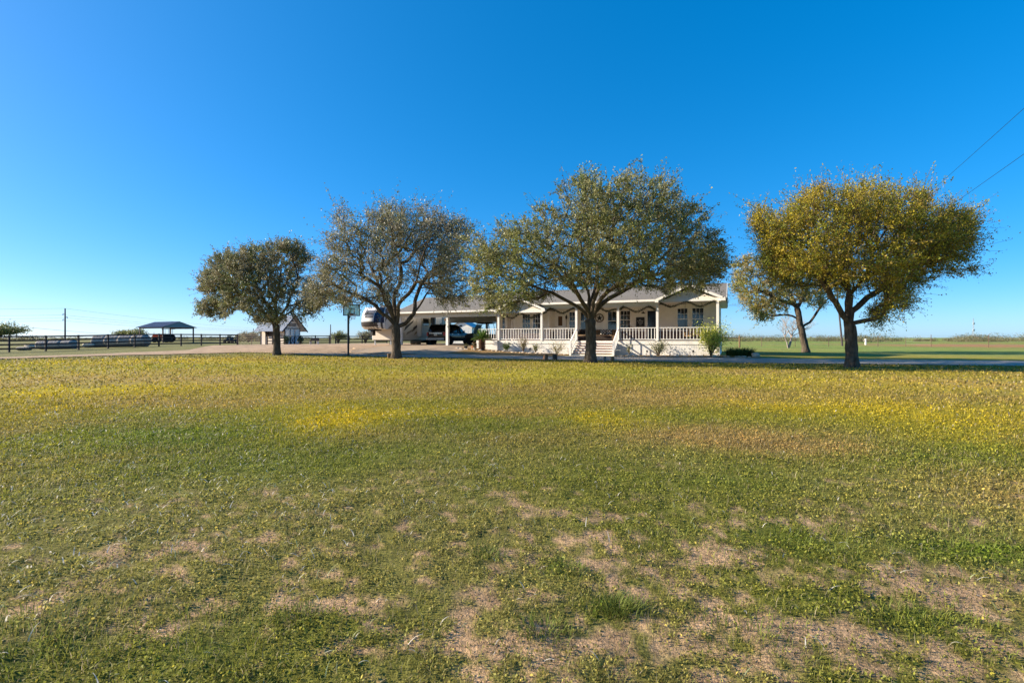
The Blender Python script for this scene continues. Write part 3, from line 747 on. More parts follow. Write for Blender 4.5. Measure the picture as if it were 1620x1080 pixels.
# porch: floor, rim and panelled skirt
MB().box(-17.12, 0, .03, WT, 1.03, 1.12).box(-19.05, -17.12, -.15, WT, 1.03, 1.12).build('porch_floor', M_deckwood, house)
r = MB().box(-17.10, .06, -.04, .025, .86, 1.115).box(-19.10, -17.12, -.22, -.155, .86, 1.115).box(-19.10, -19.05, -.155, 2.2, .86, 1.115).box(.0, .06, .026, 9.0, .80, 1.0)
r.build('rim_board', M_trim, house)
sk = MB()
def skirt(x0, x1, t, z0):
    n = max(1, round((x1 - x0) / .115)); s = (x1 - x0) / n
    for i in range(n): sk.box(x0 + i * s, x0 + (i + 1) * s - .014, t, t + .03, z0, .858)
    sk.box(x0, x1, t + .012, t + .05, z0, .855)
skirt(-17.1, -10.32, 0, -.1); skirt(-6.95, .05, 0, -.1); skirt(-19.08, -17.12, -.18, -.1)
sk.box(-10.3, -6.97, .0, .05, -.1, .858).box(.01, .05, .05, 9, -.1, .8)
sk.build('skirting', M_white, house)
MB().box(-17.16, -17.115, -.18, .0, -.1, 1.02).build('skirting_return', M_white, house)
for x, z1 in ((-17.07, 3.40), (-13.19, 3.40), (-10.27, 3.66), (-7.0, 3.66), (-4.13, 3.66), (-.07, 3.93)):
    MB().box(x - .085, x + .085, -.085, .085, 1.121, z1).build('porch_post', M_white, house)
MB().box(-.20, .075, -.075, .0, -.05, .86).build('corner_trim', M_trim, house)
MB().box(-13.1, -4.05, -.09, .09, 3.661, 3.95).build('porch_beam', M_white, house)
MB().box(-18.4, .0, .095, 2.19, 3.93, 3.95).box(-13.1, -4.3, -.40, -.095, 3.955, 3.97).build('porch_ceiling', M_white, house)
# railings
def baluster_run(rail, pts, mesh_h):
    me_ = MB().box(-.022, .022, -.022, .022, 0, mesh_h).mesh('baluster')
    for p in pts:
        o = link('baluster', me_, M_white, rail); o.location = p
def railing(x0, x1, t=0.0, z0=1.20, z1=2.05):
    rl = MB().box(x0, x1, t - .055, t + .055, z1, z1 + .05).box(x0, x1, t - .03, t + .03, z0, z0 + .06).build('railing', M_white, house)
    n = round((x1 - x0) / .232)
    baluster_run(rl, [(x0 + (x1 - x0) * (i + .5) / n, t, z0 + .06) for i in range(n)], z1 - z0 - .06)
    return rl
for a, c in ((-16.98, -13.28), (-13.10, -10.36), (-6.91, -4.22), (-4.04, -.16)): railing(a, c)
railing(-18.95, -17.16, -.08)
# stairs
for k in range(1, 6):
    t0, z = -.29 * k, 1.12 - .187 * k
    st = MB().box(-10.2, -7.07, t0 + .02, t0 + .29, z - .19, z - .035).build('step', M_white, house)
    MB().box(-10.22, -7.05, t0 - .03, t0 + .29, z - .034, z).build('tread', M_deckwood, st)
MB().box(-10.2, -7.07, -.05, .0, .80, 1.0).build('riser', M_white, house)
for x in (-10.27, -7.0):
    sr = MB().beam((x, .02, 2.06), (x, -1.58, 1.06), .10, .055).beam((x, 0, 1.20), (x, -1.58, .22), .05, .08).build('stair_railing', M_white, house)
    MB().box(x - .065, x + .065, -1.67, -1.54, -.08, 1.12).build('newel_post', M_white, sr)
    for i in range(6):
        u = (i + .6) / 6.4; t = -1.58 * u
        MB().box(x - .02, x + .02, t - .02, t + .02, 1.22 - .98 * u, 2.04 - u).build('baluster', M_white, sr)
    MB().prism([(0, .95), (0, .6), (-1.45, -.08), (-1.55, -.08), (-1.55, .12)], 'x', x - .02 + (.1 if x < -9 else -.1), x + .02 + (.1 if x < -9 else -.1)).build('stringer', M_white, sr)
# roofs
def slab(t0, z0, t1, z1, x0, x1, th=.13): return MB().prism([(t0, z0), (t1, z1), (t1, z1 - th), (t0, z0 - th)], 'x', x0, x1)
RS = (5.58 - 4.13) / 4.95
rf = MB()
for a, c, t0 in ((-18.6, -16.1, -.45), (-16.1, -13.86, .06), (-13.86, -4.0, -.45), (-4.0, .12, .06), (.12, .5, -.45)):
    za = 4.13 + (t0 + .45) * RS; rf.prism([(t0, za), (4.5, 5.58), (4.5, 5.45), (t0, za - .13)], 'x', a, c)
rf.prism([(4.5, 5.58), (9.45, 4.13), (9.45, 4.0), (4.5, 5.45)], 'x', -18.6, .5)
roof = rf.build('roof', M_shingle, house)
MB().box(-18.45, .45, 4.42, 4.58, 5.575, 5.605).build('ridge_cap', M_shingle, roof)
# courses of shingles
cs = MB()
for k in range(1, 17):
    t = -.45 + k * .29; z = 4.132 + k * .29 * RS
    for a, c in (((-18.58, -16.11), (-13.85, -4.01)) if t < .06 else ((-18.58, .495),)): cs.prism([(t, z), (t, z + .012), (t + .29, z + .29 * RS + .001)], 'x', a, c)
cs.build('shingle_course', M_shingle, roof)
MB().box(-13.0, -4.25, -.49, -.452, 3.975, 4.13).build('fascia', M_trim, house)
fr = MB().beam((.515, -.45, 4.06), (.515, 4.5, 5.51), .03, .17).beam((.515, 4.5, 5.51), (.515, 9.45, 4.06), .03, .17)
fr.build('rake_board', M_trim, house)
MB().box(-18.6, .5, 9.4, 9.45, 3.9, 4.0).box(0.0, .49, -.3, 9.3, 3.90, 3.915).build('soffit', M_trim, house)
def front_gable(xa, za, xl, xr, ze, tb, zf):
    sl = .12
    g_ = MB()
    g_.add([(xl, -.45, ze), (xa, -.45, za), (xa, -.45, za - sl), (xl, -.45, ze - sl), (xl, tb, ze), (xa, tb, za), (xa, tb, za - sl), (xl, tb, ze - sl)], [(0, 1, 2, 3), (7, 6, 5, 4), (0, 4, 5, 1), (3, 2, 6, 7), (0, 3, 7, 4), (1, 5, 6, 2)])
    g_.add([(xa, -.45, za), (xr, -.45, ze), (xr, -.45, ze - sl), (xa, -.45, za - sl), (xa, tb, za), (xr, tb, ze), (xr, tb, ze - sl), (xa, tb, za - sl)], [(0, 1, 2, 3), (7, 6, 5, 4), (0, 4, 5, 1), (3, 2, 6, 7), (0, 3, 7, 4), (1, 5, 6, 2)])
    gb = g_.build('gable_roof', M_shingle, house)
    MB().beam((xl, -.47, ze - .07), (xa, -.47, za - .07), .035, .17).beam((xa, -.47, za - .07), (xr, -.47, ze - .07), .035, .17).box(xr - .28, xr + .03, -.49, -.1, ze - .20, ze - .06).box(xl - .03, xl + .22, -.49, -.1, ze - .20, ze - .06).build('rake_board', M_trim, gb)
    face = MB(); z = zf + .2; inset = .25
    sl_ = (za - ze) / (xa - xl)
    while z < za - .22:
        zt = min(z + .19, za - .18)
        def ex(zz): return xl + inset + max(0, (zz - ze + .16)) / sl_ , xr - inset - max(0, (zz - ze + .16)) / ((za - ze) / (xr - xa))
        a0, b0 = ex(z); a1, b1 = ex(zt)
        face.add([(a0, -.066, z), (b0, -.066, z), (b1, -.05, zt), (a1, -.05, zt), (a0, 0, z), (b0, 0, z), (b1, 0, zt), (a1, 0, zt)], [(0, 1, 2, 3), (7, 6, 5, 4), (0, 4, 5, 1), (3, 2, 6, 7), (0, 3, 7, 4), (1, 5, 6, 2)]); z = zt
    face.build('gable_wall', M_siding, gb)
    MB().box(xl + .1, xr - .2, -.085, .085, zf, zf + .2).build('gable_beam', M_white, gb)
front_gable(-1.92, 5.14, -4.22, .42, 4.10, 2.9, 3.94)
front_gable(-14.98, 4.62, -17.2, -12.78, 3.66, 2.1, 3.40)
# windows and doors
M_wallband = mat('taupe_band', (.17, .125, .115), .8, .2, noise=(5, .2))
for a, c in ((-16.9, -16.4), (-13.05, -12.84), (-11.86, -5.3), (-4.3, -.16)): MB().box(a, c, WT - .035, WT - .0205, 1.125, 1.86).build('lower_wall_band', M_wallband, house)  # thin taupe bands laid over the lower part of the porch wall
for a in ((-2.93, -2.22, 1.95, 3.56, WT, 3, 2, 0), (-1.87, -1.1, 1.95, 3.56, WT, 3, 2, 0), (-7.26, -6.52, 2.05, 3.48, WT, 3, 2, 2), (-8.28, -7.62, 1.96, 3.45, WT, 2, 1, 0),
          (-10.55, -9.9, 1.96, 3.45, WT, 2, 1, 0), (-11.54, -11.06, 2.0, 3.48, WT, 2, 2, 2), (-15.55, -14.86, 1.80, 3.34, 1.6, 3, 2, 2), (-14.58, -13.93, 1.80, 3.34, 1.6, 3, 2, 2), (-17.75, -17.32, 1.7, 3.3, WT, 2, 2, 2)):
    window(house, *a)
dr = rect_frame(MB(), -5.24, -4.36, 1.122, 3.52, WT - .05, WT - .018, .07).build('door', M_trim, house)
MB().box(-5.17, -4.43, WT - .03, WT - .022, 1.19, 3.45).build('storm_glass', mat('storm_door_glass', (.008, .008, .009), .12, .5), dr)
MB().tube([(-5.10, WT - .06, 2.12), (-5.10, WT - .06, 2.28)], .018, 6).build('handle', M_chrome, dr)
dr = rect_frame(MB().box(-12.72, -11.98, WT - .04, WT - .018, 1.14, 3.36), -12.8, -11.9, 1.122, 3.44, WT - .05, WT - .018, .07).build('door', M_trim, house)
tag(MB().box(-12.52, -12.16, WT - .055, WT - .041, 2.35, 3.15).build('plaque', mat('carved_brown_board', (.12, .065, .03), .7, noise=(12, .4)), dr), 'carved brown board on the white door')
MB().lathe([(.02, 0), (.035, .02), (.03, .05)], 8, (-12.66, WT - .07, 2.2), 'y').build('handle', M_dark, dr)
MB().box(-17.22, -17.02, 1.56, 1.66, 1.12, 3.4).box(-16.6, -16.48, 1.5, 1.6, 1.12, 3.4).build('entry_column', M_trim, house)

# ------------------------------------------------------------------ things on the porch
M_gar = leaf_mat('garland_needles', .7, .15, .2)
def garland(label, P, t=-.10):
    rng = np.random.default_rng(len(label) + int(P[0][0]))
    pts = []
    for px, py in P:
        a_ = (px - CX) / FPX; dd_ = (t + PR[0] * N[0] + PR[1] * N[1]) / (a_ * N[0] + N[1])
        pts.append(np.array((((a_ * dd_ - PR[0]) * U[0] + (dd_ - PR[1]) * U[1]), t, EYE - (py - HY) * dd_ / FPX)))
    pts = np.array(pts); k = np.linspace(0, len(pts) - 1, 60)
    # smooth swag through the measured points
    j = np.clip(k.astype(int), 0, len(pts) - 2); u = k - j; u = u * u * (3 - 2 * u)
    x = np.interp(k, np.arange(len(pts)), pts[:, 0]); z = pts[j, 2] * (1 - u) + pts[j + 1, 2] * u
    line = np.stack((x, np.full(60, t), z), 1)
    root = thing('garland', label, 'garland', (HOUSE_LOC[0], HOUSE_LOC[1], 0), -TH, 'garlands along the porch')
    MB().tube([tuple(p) for p in line], .034, 5).build('wire', M_dark, root)
    n = 2200; q = line[rng.integers(0, 60, n)] + rng.normal(size=(n, 3)) * .045
    A = rand_dirs(n, rng); B = np.cross(A, rand_dirs(n, rng)); V, i_, c_ = quads(q, A * .045, B * .012)
    tn = np.array((.028, .035, .016)) * (.5 + rng.random((n, 1))); tn[rng.random(n) < .05] = (.16, .07, .035)
    link('needles', np_mesh('needles', V, i_, c_, np.repeat(tn, 4, 0)), M_gar, root)
garland('dark green garland swagged across the small left gable', [(793, 497), (810, 503), (823, 496), (840, 502.5), (855, 495.5)])
garland('dark green garland between left gable and the stairs', [(860, 495), (871, 488), (889, 495), (909, 487.5)])
garland('dark green garland hanging over the porch stairs', [(915, 488), (930, 494), (945, 485.5), (960, 492), (975, 489)])
garland('dark green garland in the bay right of the stairs', [(981, 489), (986, 485.5), (1007, 493), (1027, 485), (1037, 489.5)])
garland('dark green garland swagged under the big right gable', [(1044, 480), (1061, 485), (1087, 477.5), (1107, 484.5), (1131, 476.5)])
def hthing(name, label, cat, x, t, z, group=None): return thing(name, label, cat, hloc(x, t, z), -TH, group)
st = hthing('wall_star', 'black metal star inside a ring on the porch wall', 'wall decoration', -8.98, WT - .03, 2.95)
rg = MB(); nseg = 28
for k in range(nseg):
    a0, a1 = 2 * math.pi * k / nseg, 2 * math.pi * (k + .86) / nseg
    rg.add([(r_ * math.cos(a_), y_, r_ * math.sin(a_)) for y_ in (-.03, -.008) for r_, a_ in ((.285, a0), (.36, a0), (.36, a1), (.285, a1))], [(0, 1, 2, 3), (7, 6, 5, 4), (0, 4, 5, 1), (1, 5, 6, 2), (2, 6, 7, 3), (3, 7, 4, 0)])
rg.tube([(.325 * math.cos(a_ * .2094), -.018, .325 * math.sin(a_ * .2094)) for a_ in range(31)], .014, 5)
rg.build('ring', mat('rust_brown_metal', (.10, .055, .035), .6, .4, noise=(18, .4)), st)
MB().prism([((.27 if k % 2 == 0 else .105) * math.sin(k * math.pi / 5), (.27 if k % 2 == 0 else .105) * math.cos(k * math.pi / 5)) for k in range(10)], 'y', -.035, -.004).build('star', M_dark, st)
sg = hthing('chalkboard_sign', 'black framed board with white script beside the dark door', 'sign', -5.72, WT - .02, 2.24)
MB().box(-.30, .30, -.03, -.008, .02, .69).build('board', M_dark, sg)
rect_frame(MB(), -.33, .33, -.01, .72, -.04, -.006, .035).build('frame', M_iron, sg)
sc_ = MB()
for (zc, x0, x1, amp) in ((.52, -.10, .06, .03), (.40, -.22, .22, .06), (.26, -.16, .18, .03), (.15, -.08, .1, .02)):
    sc_.tube([(x0 + (x1 - x0) * q / 24, -.034, zc + amp * math.sin(q * 1.7) * (.6 + .4 * math.sin(q * .9))) for q in range(25)], .008, 4)
sc_.build('script', M_trim, sg)
wl = hthing('wall_lamp', 'small black barn lamp above the chalkboard', 'lamp', -5.46, WT - .02, 3.30)
MB().tube([(0, 0, .05), (0, -.14, .12), (0, -.22, .10), (0, -.24, .02)], .015, 6).build('arm', M_dark, wl)
MB().lathe([(.17, -.07), (.12, 0), (.05, .04), (.03, .09)], 12, (0, -.24, 0)).build('shade', M_dark, wl)
wl = hthing('wall_lantern', 'black lantern on the wall beside the white door', 'lantern', -11.78, WT - .02, 3.02)
MB().box(-.03, .03, -.03, 0, -.1, .25).tube([(0, -.01, .2), (0, -.12, .24), (0, -.12, .17)], .012, 5).build('bracket', M_dark, wl)
MB().lathe([(.05, -.12), (.07, -.10), (.09, .08), (.11, .09), (.03, .17)], 8, (0, -.12, 0)).build('lantern_body', M_dark, wl)
MB().tube([(0, -.12, -.12), (.01, -.12, -.5), (-.01, -.1, -.75)], .02, 5).build('tassel', M_wood, wl)
# long wicker sofa and its cushions
M_wick = mat('brown_wicker', (.16, .095, .05), .8, .2, noise=(30, .5), bump=(60, .6, .01))
sf = hthing('porch_sofa', 'long brown wicker sofa against the porch wall behind the stairs', 'sofa', -9.15, 1.75, 1.12)
MB().box(-1.5, 1.5, .22, .40, .1, .88).build('backrest', M_wick, sf, bevel=.03)
MB().box(-1.5, 1.5, -.40, .219, .08, .36).build('base', mat('dark_wicker', (.045, .035, .03), .8, .2, noise=(40, .6)), sf, bevel=.02)
for x in (-1.58, 1.42): MB().box(x, x + .16, -.42, .38, .02, .62).build('armrest', M_wick, sf, bevel=.03)
for k in range(3): MB().box(-1.41 + k * .945, -1.41 + k * .945 + .93, -.41, .215, .365, .47).build('seat_cushion', mat('tan_cushion', (.30, .21, .13), .9, .1, noise=(6, .12)), sf, bevel=.03)
for x in (-1.5, 1.4):
    for y in (-.36, .3): MB().box(x, x + .08, y, y + .08, 0, .1).build('leg', M_wick, sf)
M_plaid = mat('plaid_fabric', (.5, .45, .4), .9, .1); nt = M_plaid.node_tree
tcx = nt.nodes.new('ShaderNodeTexCoord'); ck = nt.nodes.new('ShaderNodeTexChecker'); ck.inputs['Scale'].default_value = 9
ck.inputs['Color1'].default_value = (.55, .5, .45, 1); ck.inputs['Color2'].default_value = (.015, .013, .012, 1)
nt.links.new(tcx.outputs['Object'], ck.inputs['Vector']); nt.links.new(ck.outputs['Color'], nt.nodes['Principled BSDF'].inputs['Base Color'])
def pillow(label, x, m_):
    mb = MB(); n = 7
    for s_ in (-1, 1):
        base = len(mb.v)
        for i in range(n):
            for j in range(n):
                u, v_ = i / (n - 1) * 2 - 1, j / (n - 1) * 2 - 1
                mb.v.append((u * .22, s_ * .075 * ((1 - u ** 4) * (1 - v_ ** 4)) ** .5, .22 + v_ * .2))
        for i in range(n - 1):
            for j in range(n - 1): mb.f.append((base + i * n + j, base + (i + 1) * n + j, base + (i + 1) * n + j + 1, base + i * n + j + 1))
    o = mb.build('throw_pillow', m_, None, smooth=True); o.location = hloc(x, 1.82, 1.58); o.rotation_euler = (R(-14), 0, -TH)
    tag(o, label, 'pillow', 'pillows on the porch sofa')
pillow('left of the two black and white plaid pillows on the sofa', -8.62, M_plaid)
pillow('right of the two black and white plaid pillows on the sofa', -8.12, M_plaid)
pillow('plain dark pillow at the left end of the porch sofa', -10.3, mat('charcoal_fabric', (.03, .025, .022), .9, .1))
# porch swing
M_swing = mat('varnished_pine', (.50, .33, .17), .5, .3, noise=(8, .2))
sw = hthing('porch_swing', 'pale wooden slatted swing hanging under the right gable', 'swing', -1.75, 1.2, 1.45)
for k in range(5): MB().box(-.56, .56, -.28 + k * .115, -.28 + k * .115 + .095, 0, .025).build('seat_slat', M_swing, sw)
for k in range(8): MB().box(-.50 + k * .135, -.50 + k * .135 + .06, .30, .325, .06, .50).build('back_slat', M_swing, sw)
MB().box(-.56, .56, .29, .335, .50, .57).box(-.56, .56, .29, .335, .02, .06).build('back_rail', M_swing, sw)
for x in (-.58, .54):
    MB().box(x, x + .04, -.28, .33, .24, .28).box(x, x + .04, -.25, -.2, .02, .24).build('armrest', M_swing, sw)
    MB().tube([(x + .02, -.22, .28), (x + .02, .03, 1.3), (x + .02, .05, 2.5)], .009, 4).tube([(x + .02, .31, .5), (x + .02, .06, 1.3)], .009, 4).build('chain', M_iron, sw)

# ------------------------------------------------------------------ carport
cp = thing('carport', 'open carport with grey shingle roof and square white posts left of house', 'carport', HOUSE_LOC, -TH)
CS_ = (5.42 - 3.70) / 4.95
rf = MB().prism([(-.45, 3.70), (4.5, 5.42), (9.45, 3.70), (9.45, 3.57), (4.5, 5.29), (-.45, 3.57)], 'x', -27.6, -17.25)
roof = rf.build('roof', M_shingle, cp)
cs = MB()
for k in range(1, 17):
    t = -.45 + k * .29; cs.prism([(t, 3.702 + k * .29 * CS_), (t, 3.714 + k * .29 * CS_), (t + .29, 3.703 + (k + 1) * .29 * CS_)], 'x', -27.59, -17.26)
cs.build('shingle_course', M_shingle, roof)
MB().box(-27.6, -17.25, -.49, -.452, 3.555, 3.70).build('fascia', M_trim, cp)
MB().beam((-27.615, -.45, 3.63), (-27.615, 4.5, 5.35), .03, .17).beam((-27.615, 4.5, 5.35), (-27.615, 9.45, 3.63), .03, .17).build('rake_board', M_trim, cp)
MB().prism([(-.4, 3.57), (9.4, 3.57), (4.5, 5.27)], 'x', -27.45, -27.40).build('gable_wall', M_siding, cp)
MB().box(-27.4, -17.2, -.10, .084, 3.17, 3.555).build('front_beam', M_siding, cp)
MB().box(-27.4, -18.62, 8.4, 8.6, 2.95, 3.553).build('rear_beam', M_white, cp)
MB().box(-27.4, -18.45, -.40, 9.3, 3.5555, 3.568).build('ceiling', mat('brown_ceiling_boards', (.10, .07, .05), .8, .2, noise=(3, .3)), cp)
for x, t in ((-27.2, 0), (-22.13, 0), (-27.2, 8.5), (-22.6, 8.5), (-18.75, 8.5)):
    MB().box(x - .115, x + .115, t - .115, t + .115, .6, 3.17 if t < 1 else 2.95).build('post', M_white, cp)
MB().box(-22.4, -22.25, -.14, -.11, 2.85, 3.05).build('bracket', M_wood, cp)

# ------------------------------------------------------------------ vehicles
def wheel(parent, x, y, r, w, rim_m=None, spokes=6, z=None):
    z = r if z is None else z
    wh = MB().lathe([(r * .62, -w / 2), (r * .92, -w / 2), (r, -w * .32), (r, w * .32), (r * .92, w / 2), (r * .62, w / 2)], 24, (x, y, z), 'x').build('wheel', M_rubber, parent, smooth=False)
    s = 1 if x > 0 else -1
    rm = MB().lathe([(r * .63, -w * .3), (r * .63, w * .3)], 20, (x, y, z), 'x')
    for k in range(spokes):
        a = 2 * math.pi * k / spokes
        rm.beam((x + s * w * .36, y, z), (x + s * w * .36, y + math.cos(a) * r * .6, z + math.sin(a) * r * .6), r * .16, .03)
    rm.lathe([(r * .16, -w * .42), (r * .14, w * .42)], 10, (x, y, z), 'x')
    rm.build('rim', rim_m or M_chrome, wh)
    return wh
def loft(secs):
    """secs: (y, [(half width, z) ... bottom to top]) mirrored body"""
    mb = MB(); n = len(secs[0][1]) * 2
    for y, pr_ in secs:
        for (w_, z) in pr_: mb.v.append((w_, y, z))
        for (w_, z) in reversed(pr_): mb.v.append((-w_, y, z))
    for i in range(len(secs) - 1):
        for k in range(n): mb.f.append((i * n + k, i * n + (k + 1) % n, (i + 1) * n + (k + 1) % n, (i + 1) * n + k))
    mb.f.append(tuple(range(n))); e = (len(secs) - 1) * n; mb.f.append(tuple(range(e, e + n))[::-1])
    return mb
M_suv = mat('charcoal_car_paint', (.022, .024, .030), .22, .6)
M_carglass = mat('tinted_car_glass', (.006, .006, .007), .06, .6)
M_red = mat('red_lens', (.55, .03, .02), .25, .5)
suv = hthing('suv', 'dark charcoal suv parked nose-in under the carport', 'suv', -25.05, 2.5, .675)
def bs(y, w_, zb, zt): return (y, [(w_ * .90, zb), (w_ * .985, zb + .12), (w_, (zb + zt) / 2), (w_ * .985, zt - .12), (w_ * .93, zt)])
loft([bs(0, .93, .62, 1.18), bs(.08, .985, .48, 1.24), bs(.5, 1.01, .36, 1.25), bs(2.6, 1.01, .34, 1.24), bs(3.8, 1.01, .34, 1.20), bs(4.5, 1.0, .36, 1.14), bs(5.05, .96, .42, 1.05), bs(5.28, .86, .5, .92)]).build('body', M_suv, suv, smooth=True)
gh = loft([(.06, [(.90, 1.16), (.89, 1.22), (.88, 1.26)]), (.20, [(.95, 1.16), (.88, 1.6), (.82, 1.72)]), (.38, [(.96, 1.16), (.86, 1.68), (.76, 1.90)]), (2.4, [(.96, 1.16), (.86, 1.70), (.77, 1.94)]), (3.15, [(.96, 1.14), (.85, 1.66), (.74, 1.84)]), (3.6, [(.95, 1.14), (.88, 1.44), (.80, 1.58)]), (4.15, [(.93, 1.10), (.92, 1.15), (.90, 1.17)])])
gh.build('windows', M_carglass, suv, smooth=False)
loft([(.30, [(.74, 1.895), (.72, 1.925)]), (.6, [(.78, 1.935), (.74, 1.965)]), (2.4, [(.78, 1.945), (.74, 1.972)]), (3.1, [(.76, 1.865), (.70, 1.885)])]).build('roof', M_suv, suv)
for s in (-1, 1):
    for (y0, y1) in ((.36, .46), (1.45, 1.53), (2.5, 2.6)):
        MB().beam((s * .965, (y0 + y1) / 2, 1.2), (s * .868, (y0 + y1) / 2 + .02, 1.72), .03, y1 - y0).build('pillar', M_suv, suv)
for s in (-1, 1):
    MB().box(s * .93 - .075, s * .93 + .075, -.035, .22, .86, 1.20).build('taillight', M_red, suv, bevel=.015)
    MB().tube([(s * .72, .5, 1.99), (s * .72, 2.6, 2.0)], .018, 6).build('roof_rail', M_chrome, suv)
    mr = MB().box(s * 1.12 - .1, s * 1.12 + .1, 3.35, 3.48, 1.18, 1.36).build('mirror', M_suv, suv, bevel=.03)
    for y in (1.3, 2.4): MB().box(s * 1.015 - .012, s * 1.015 + .012, y, y + .2, 1.02, 1.05).build('door_handle', M_chrome, suv)
    MB().box(s * .70 - .2, s * .70 + .2, 5.10, 5.24, .80, .92).build('headlight', M_chrome, suv)
    for y in (1.0, 4.2): wheel(suv, s * .90, y, .40, .27)
for s in (-1, 1):
    for y in (1.0, 4.2): MB().lathe([(.47, -.02), (.47, .02)], 20, (s * 1.0, y, .42), 'x').build('wheel_arch', M_rubber, suv)
MB().box(-.95, .95, -.09, .06, .45, .66).build('rear_bumper', mat('silver_trim', (.32, .33, .35), .35, .5, .5), suv, bevel=.02)
MB().box(-.72, .72, -.02, .02, 1.06, 1.13).build('chrome_strip', M_chrome, suv)
MB().box(-.16, .16, -.035, .0, .88, 1.04).build('licence_plate', M_trim, suv)
MB().box(-.60, .60, .02, .30, 1.90, 1.945).build('rear_spoiler', M_suv, suv)

def utility_buggy(label, loc, rz, group=None, roof=True):
    b_ = thing('utility_buggy', label, 'buggy', loc, rz, group)
    M_b = mat('black_plastic', (.014, .014, .015), .5, .35)
    MB().box(-.68, .68, -1.45, .9, .38, .62).box(-.49, .66, -1.45, -.35, .62, .92).build('body', M_b, b_, bevel=.03)
    MB().prism([(.75, .55), (1.5, .52), (1.52, .78), (1.2, .98), (.72, 1.02)], 'x', -.60, .60).build('hood', M_b, b_, bevel=.03)
    MB().box(-.6, .6, -.32, -.1, .64, 1.25).box(-.6, .6, -.1, .3, .62, .78).build('seat', mat('grey_vinyl', (.06, .06, .06), .6), b_, bevel=.03)
    c_ = MB()
    for s in (-1, 1):
        c_.tube([(s * .66, .74, .95), (s * .60, .28, 1.84), (s * .60, -.75, 1.86), (s * .66, -.95, .9)], .026, 6)
    c_.tube([(-.6, .28, 1.84), (.6, .28, 1.84)], .024, 6).tube([(-.6, -.75, 1.86), (.6, -.75, 1.86)], .024, 6)
    c_.build('roll_cage', M_dark, b_)
    if roof: MB().prism([(.45, 1.85), (.30, 1.92), (-.9, 1.95), (-1.0, 1.88), (-.9, 1.87), (.3, 1.86)], 'x', -.72, .72).build('roof', M_b, b_, bevel=.01)
    MB().add([(-.45, .73, 1.0), (.62, .73, 1.0), (.57, .32, 1.78), (-.57, .32, 1.78)], [(0, 1, 2, 3)]).build('windscreen', mat('clear_plastic', (.25, .32, .36), .08, .6), b_)
    MB().tube([(.3, .62, .98), (.3, .42, 1.12)], .02, 6).lathe([(.17, -.012), (.19, 0), (.17, .012)], 16, (.3, .40, 1.13), 'y').build('steering_wheel', M_dark, b_)
    for s in (-1, 1):
        MB().box(s * .42 - .11, s * .42 + .11, 1.47, 1.545, .66, .78).build('headlight', M_chrome, b_)
        for y in (-.98, 1.05): wheel(b_, s * .62, y, .33, .26, M_iron, 5)
    MB().tube([(-.5, 1.62, .45), (.5, 1.62, .45)], .03, 6).tube([(-.4, 1.5, .45), (-.4, 1.66, .7), (.4, 1.66, .7), (.4, 1.5, .45)], .025, 6).build('bumper', M_dark, b_)
    return b_
x_, y_, _ = at(764, 46.8)
utility_buggy('black roofed utility buggy parked in the carport behind the palm', (x_, y_, .675), R(72)).scale = (1.12, 1.12, 1.1)
x_, y_, z_ = at(365, 88)
utility_buggy('far dark utility buggy in the pasture beyond the black fence', (x_, y_, z_), R(78)).scale = (.8, .8, .75)

# camper: tall fifth-wheel trailer, nose towards the lawn
M_rv = mat('camper_gelcoat', (.68, .65, .60), .3, .4, noise=(1.5, .05)); M_rvw = mat('camper_white_cap', (.74, .72, .68), .22, .5)
M_rvd = mat('camper_dark_stripe', (.06, .055, .055), .3, .4); M_rvb = mat('camper_blue_black', (.012, .022, .06), .18, .6); M_rvt = mat('camper_tan_stripe', (.33, .28, .21), .35, .3)
M_rvp = mat('camper_beige_panel', (.58, .53, .46), .45, .3)
rv = hthing('camper_trailer', 'tall white and tan fifth-wheel camper with dark swoosh stripes beside the carport', 'camper', -29.5, 0.1, .50)
RV_W = 1.2
MB().prism([(.0, .62), (10.4, .62), (10.4, 3.62), (-.55, 3.72), (-1.0, 3.66), (-1.0, 1.62), (.0, 1.62)], 'x', -RV_W, RV_W).build('body', M_rv, rv, bevel=.03)
def capsec(x):   # rounded nose seen from above
    return -1.0 - 1.15 * max(0, 1 - (abs(x) / RV_W) ** 3.2) ** .6
nose = MB(); prof = [(.00, 1.64), (.55, 1.66), (.85, 1.80), (1.0, 2.15), (.98, 2.45), (.90, 2.85), (.68, 3.25), (.36, 3.55), (.0, 3.70)]
xs = np.linspace(-RV_W, RV_W, 15)
for x in xs:
    dpt = -1.0 - capsec(x)
    for f_, z in prof: nose.v.append((x, -1.0 - dpt * f_ - (0 if f_ else -.02), z))
n = len(prof)
for i in range(14):
    for k in range(n - 1): nose.f.append((i * n + k, i * n + k + 1, (i + 1) * n + k + 1, (i + 1) * n + k))
nose.build('front_cap', M_rvw, rv, smooth=True)
# dark panels laid on the nose surface
def nose_panel(u0, u1, k0, k1, m_, name, off=.012):
    mb = MB(); X_ = np.linspace(u0, u1, 9); K_ = np.linspace(k0, k1, 9)
    for x in X_:
        dpt = -1.0 - capsec(x)
        for k_ in K_:
            f_ = np.interp(k_, range(n), [p[0] for p in prof]); z = np.interp(k_, range(n), [p[1] for p in prof])
            mb.v.append((x, -1.0 - dpt * f_ - off, z + off * .4))
    for i in range(8):
        for j in range(8): mb.f.append((i * 9 + j, i * 9 + j + 1, (i + 1) * 9 + j + 1, (i + 1) * 9 + j))
    return mb.build(name, m_, rv, smooth=True)
nose_panel(-.45, .62, 4.5, 6.4, mat('camper_grey_shield', (.12, .12, .13), .2, .5), 'windshield')
nose_panel(.70, 1.19, 3.2, 7.7, M_rvb, 'blue_swoosh', .03)
nose_panel(-1.16, 1.16, .2, 3.5, M_rvd, 'lower_valance', .035)
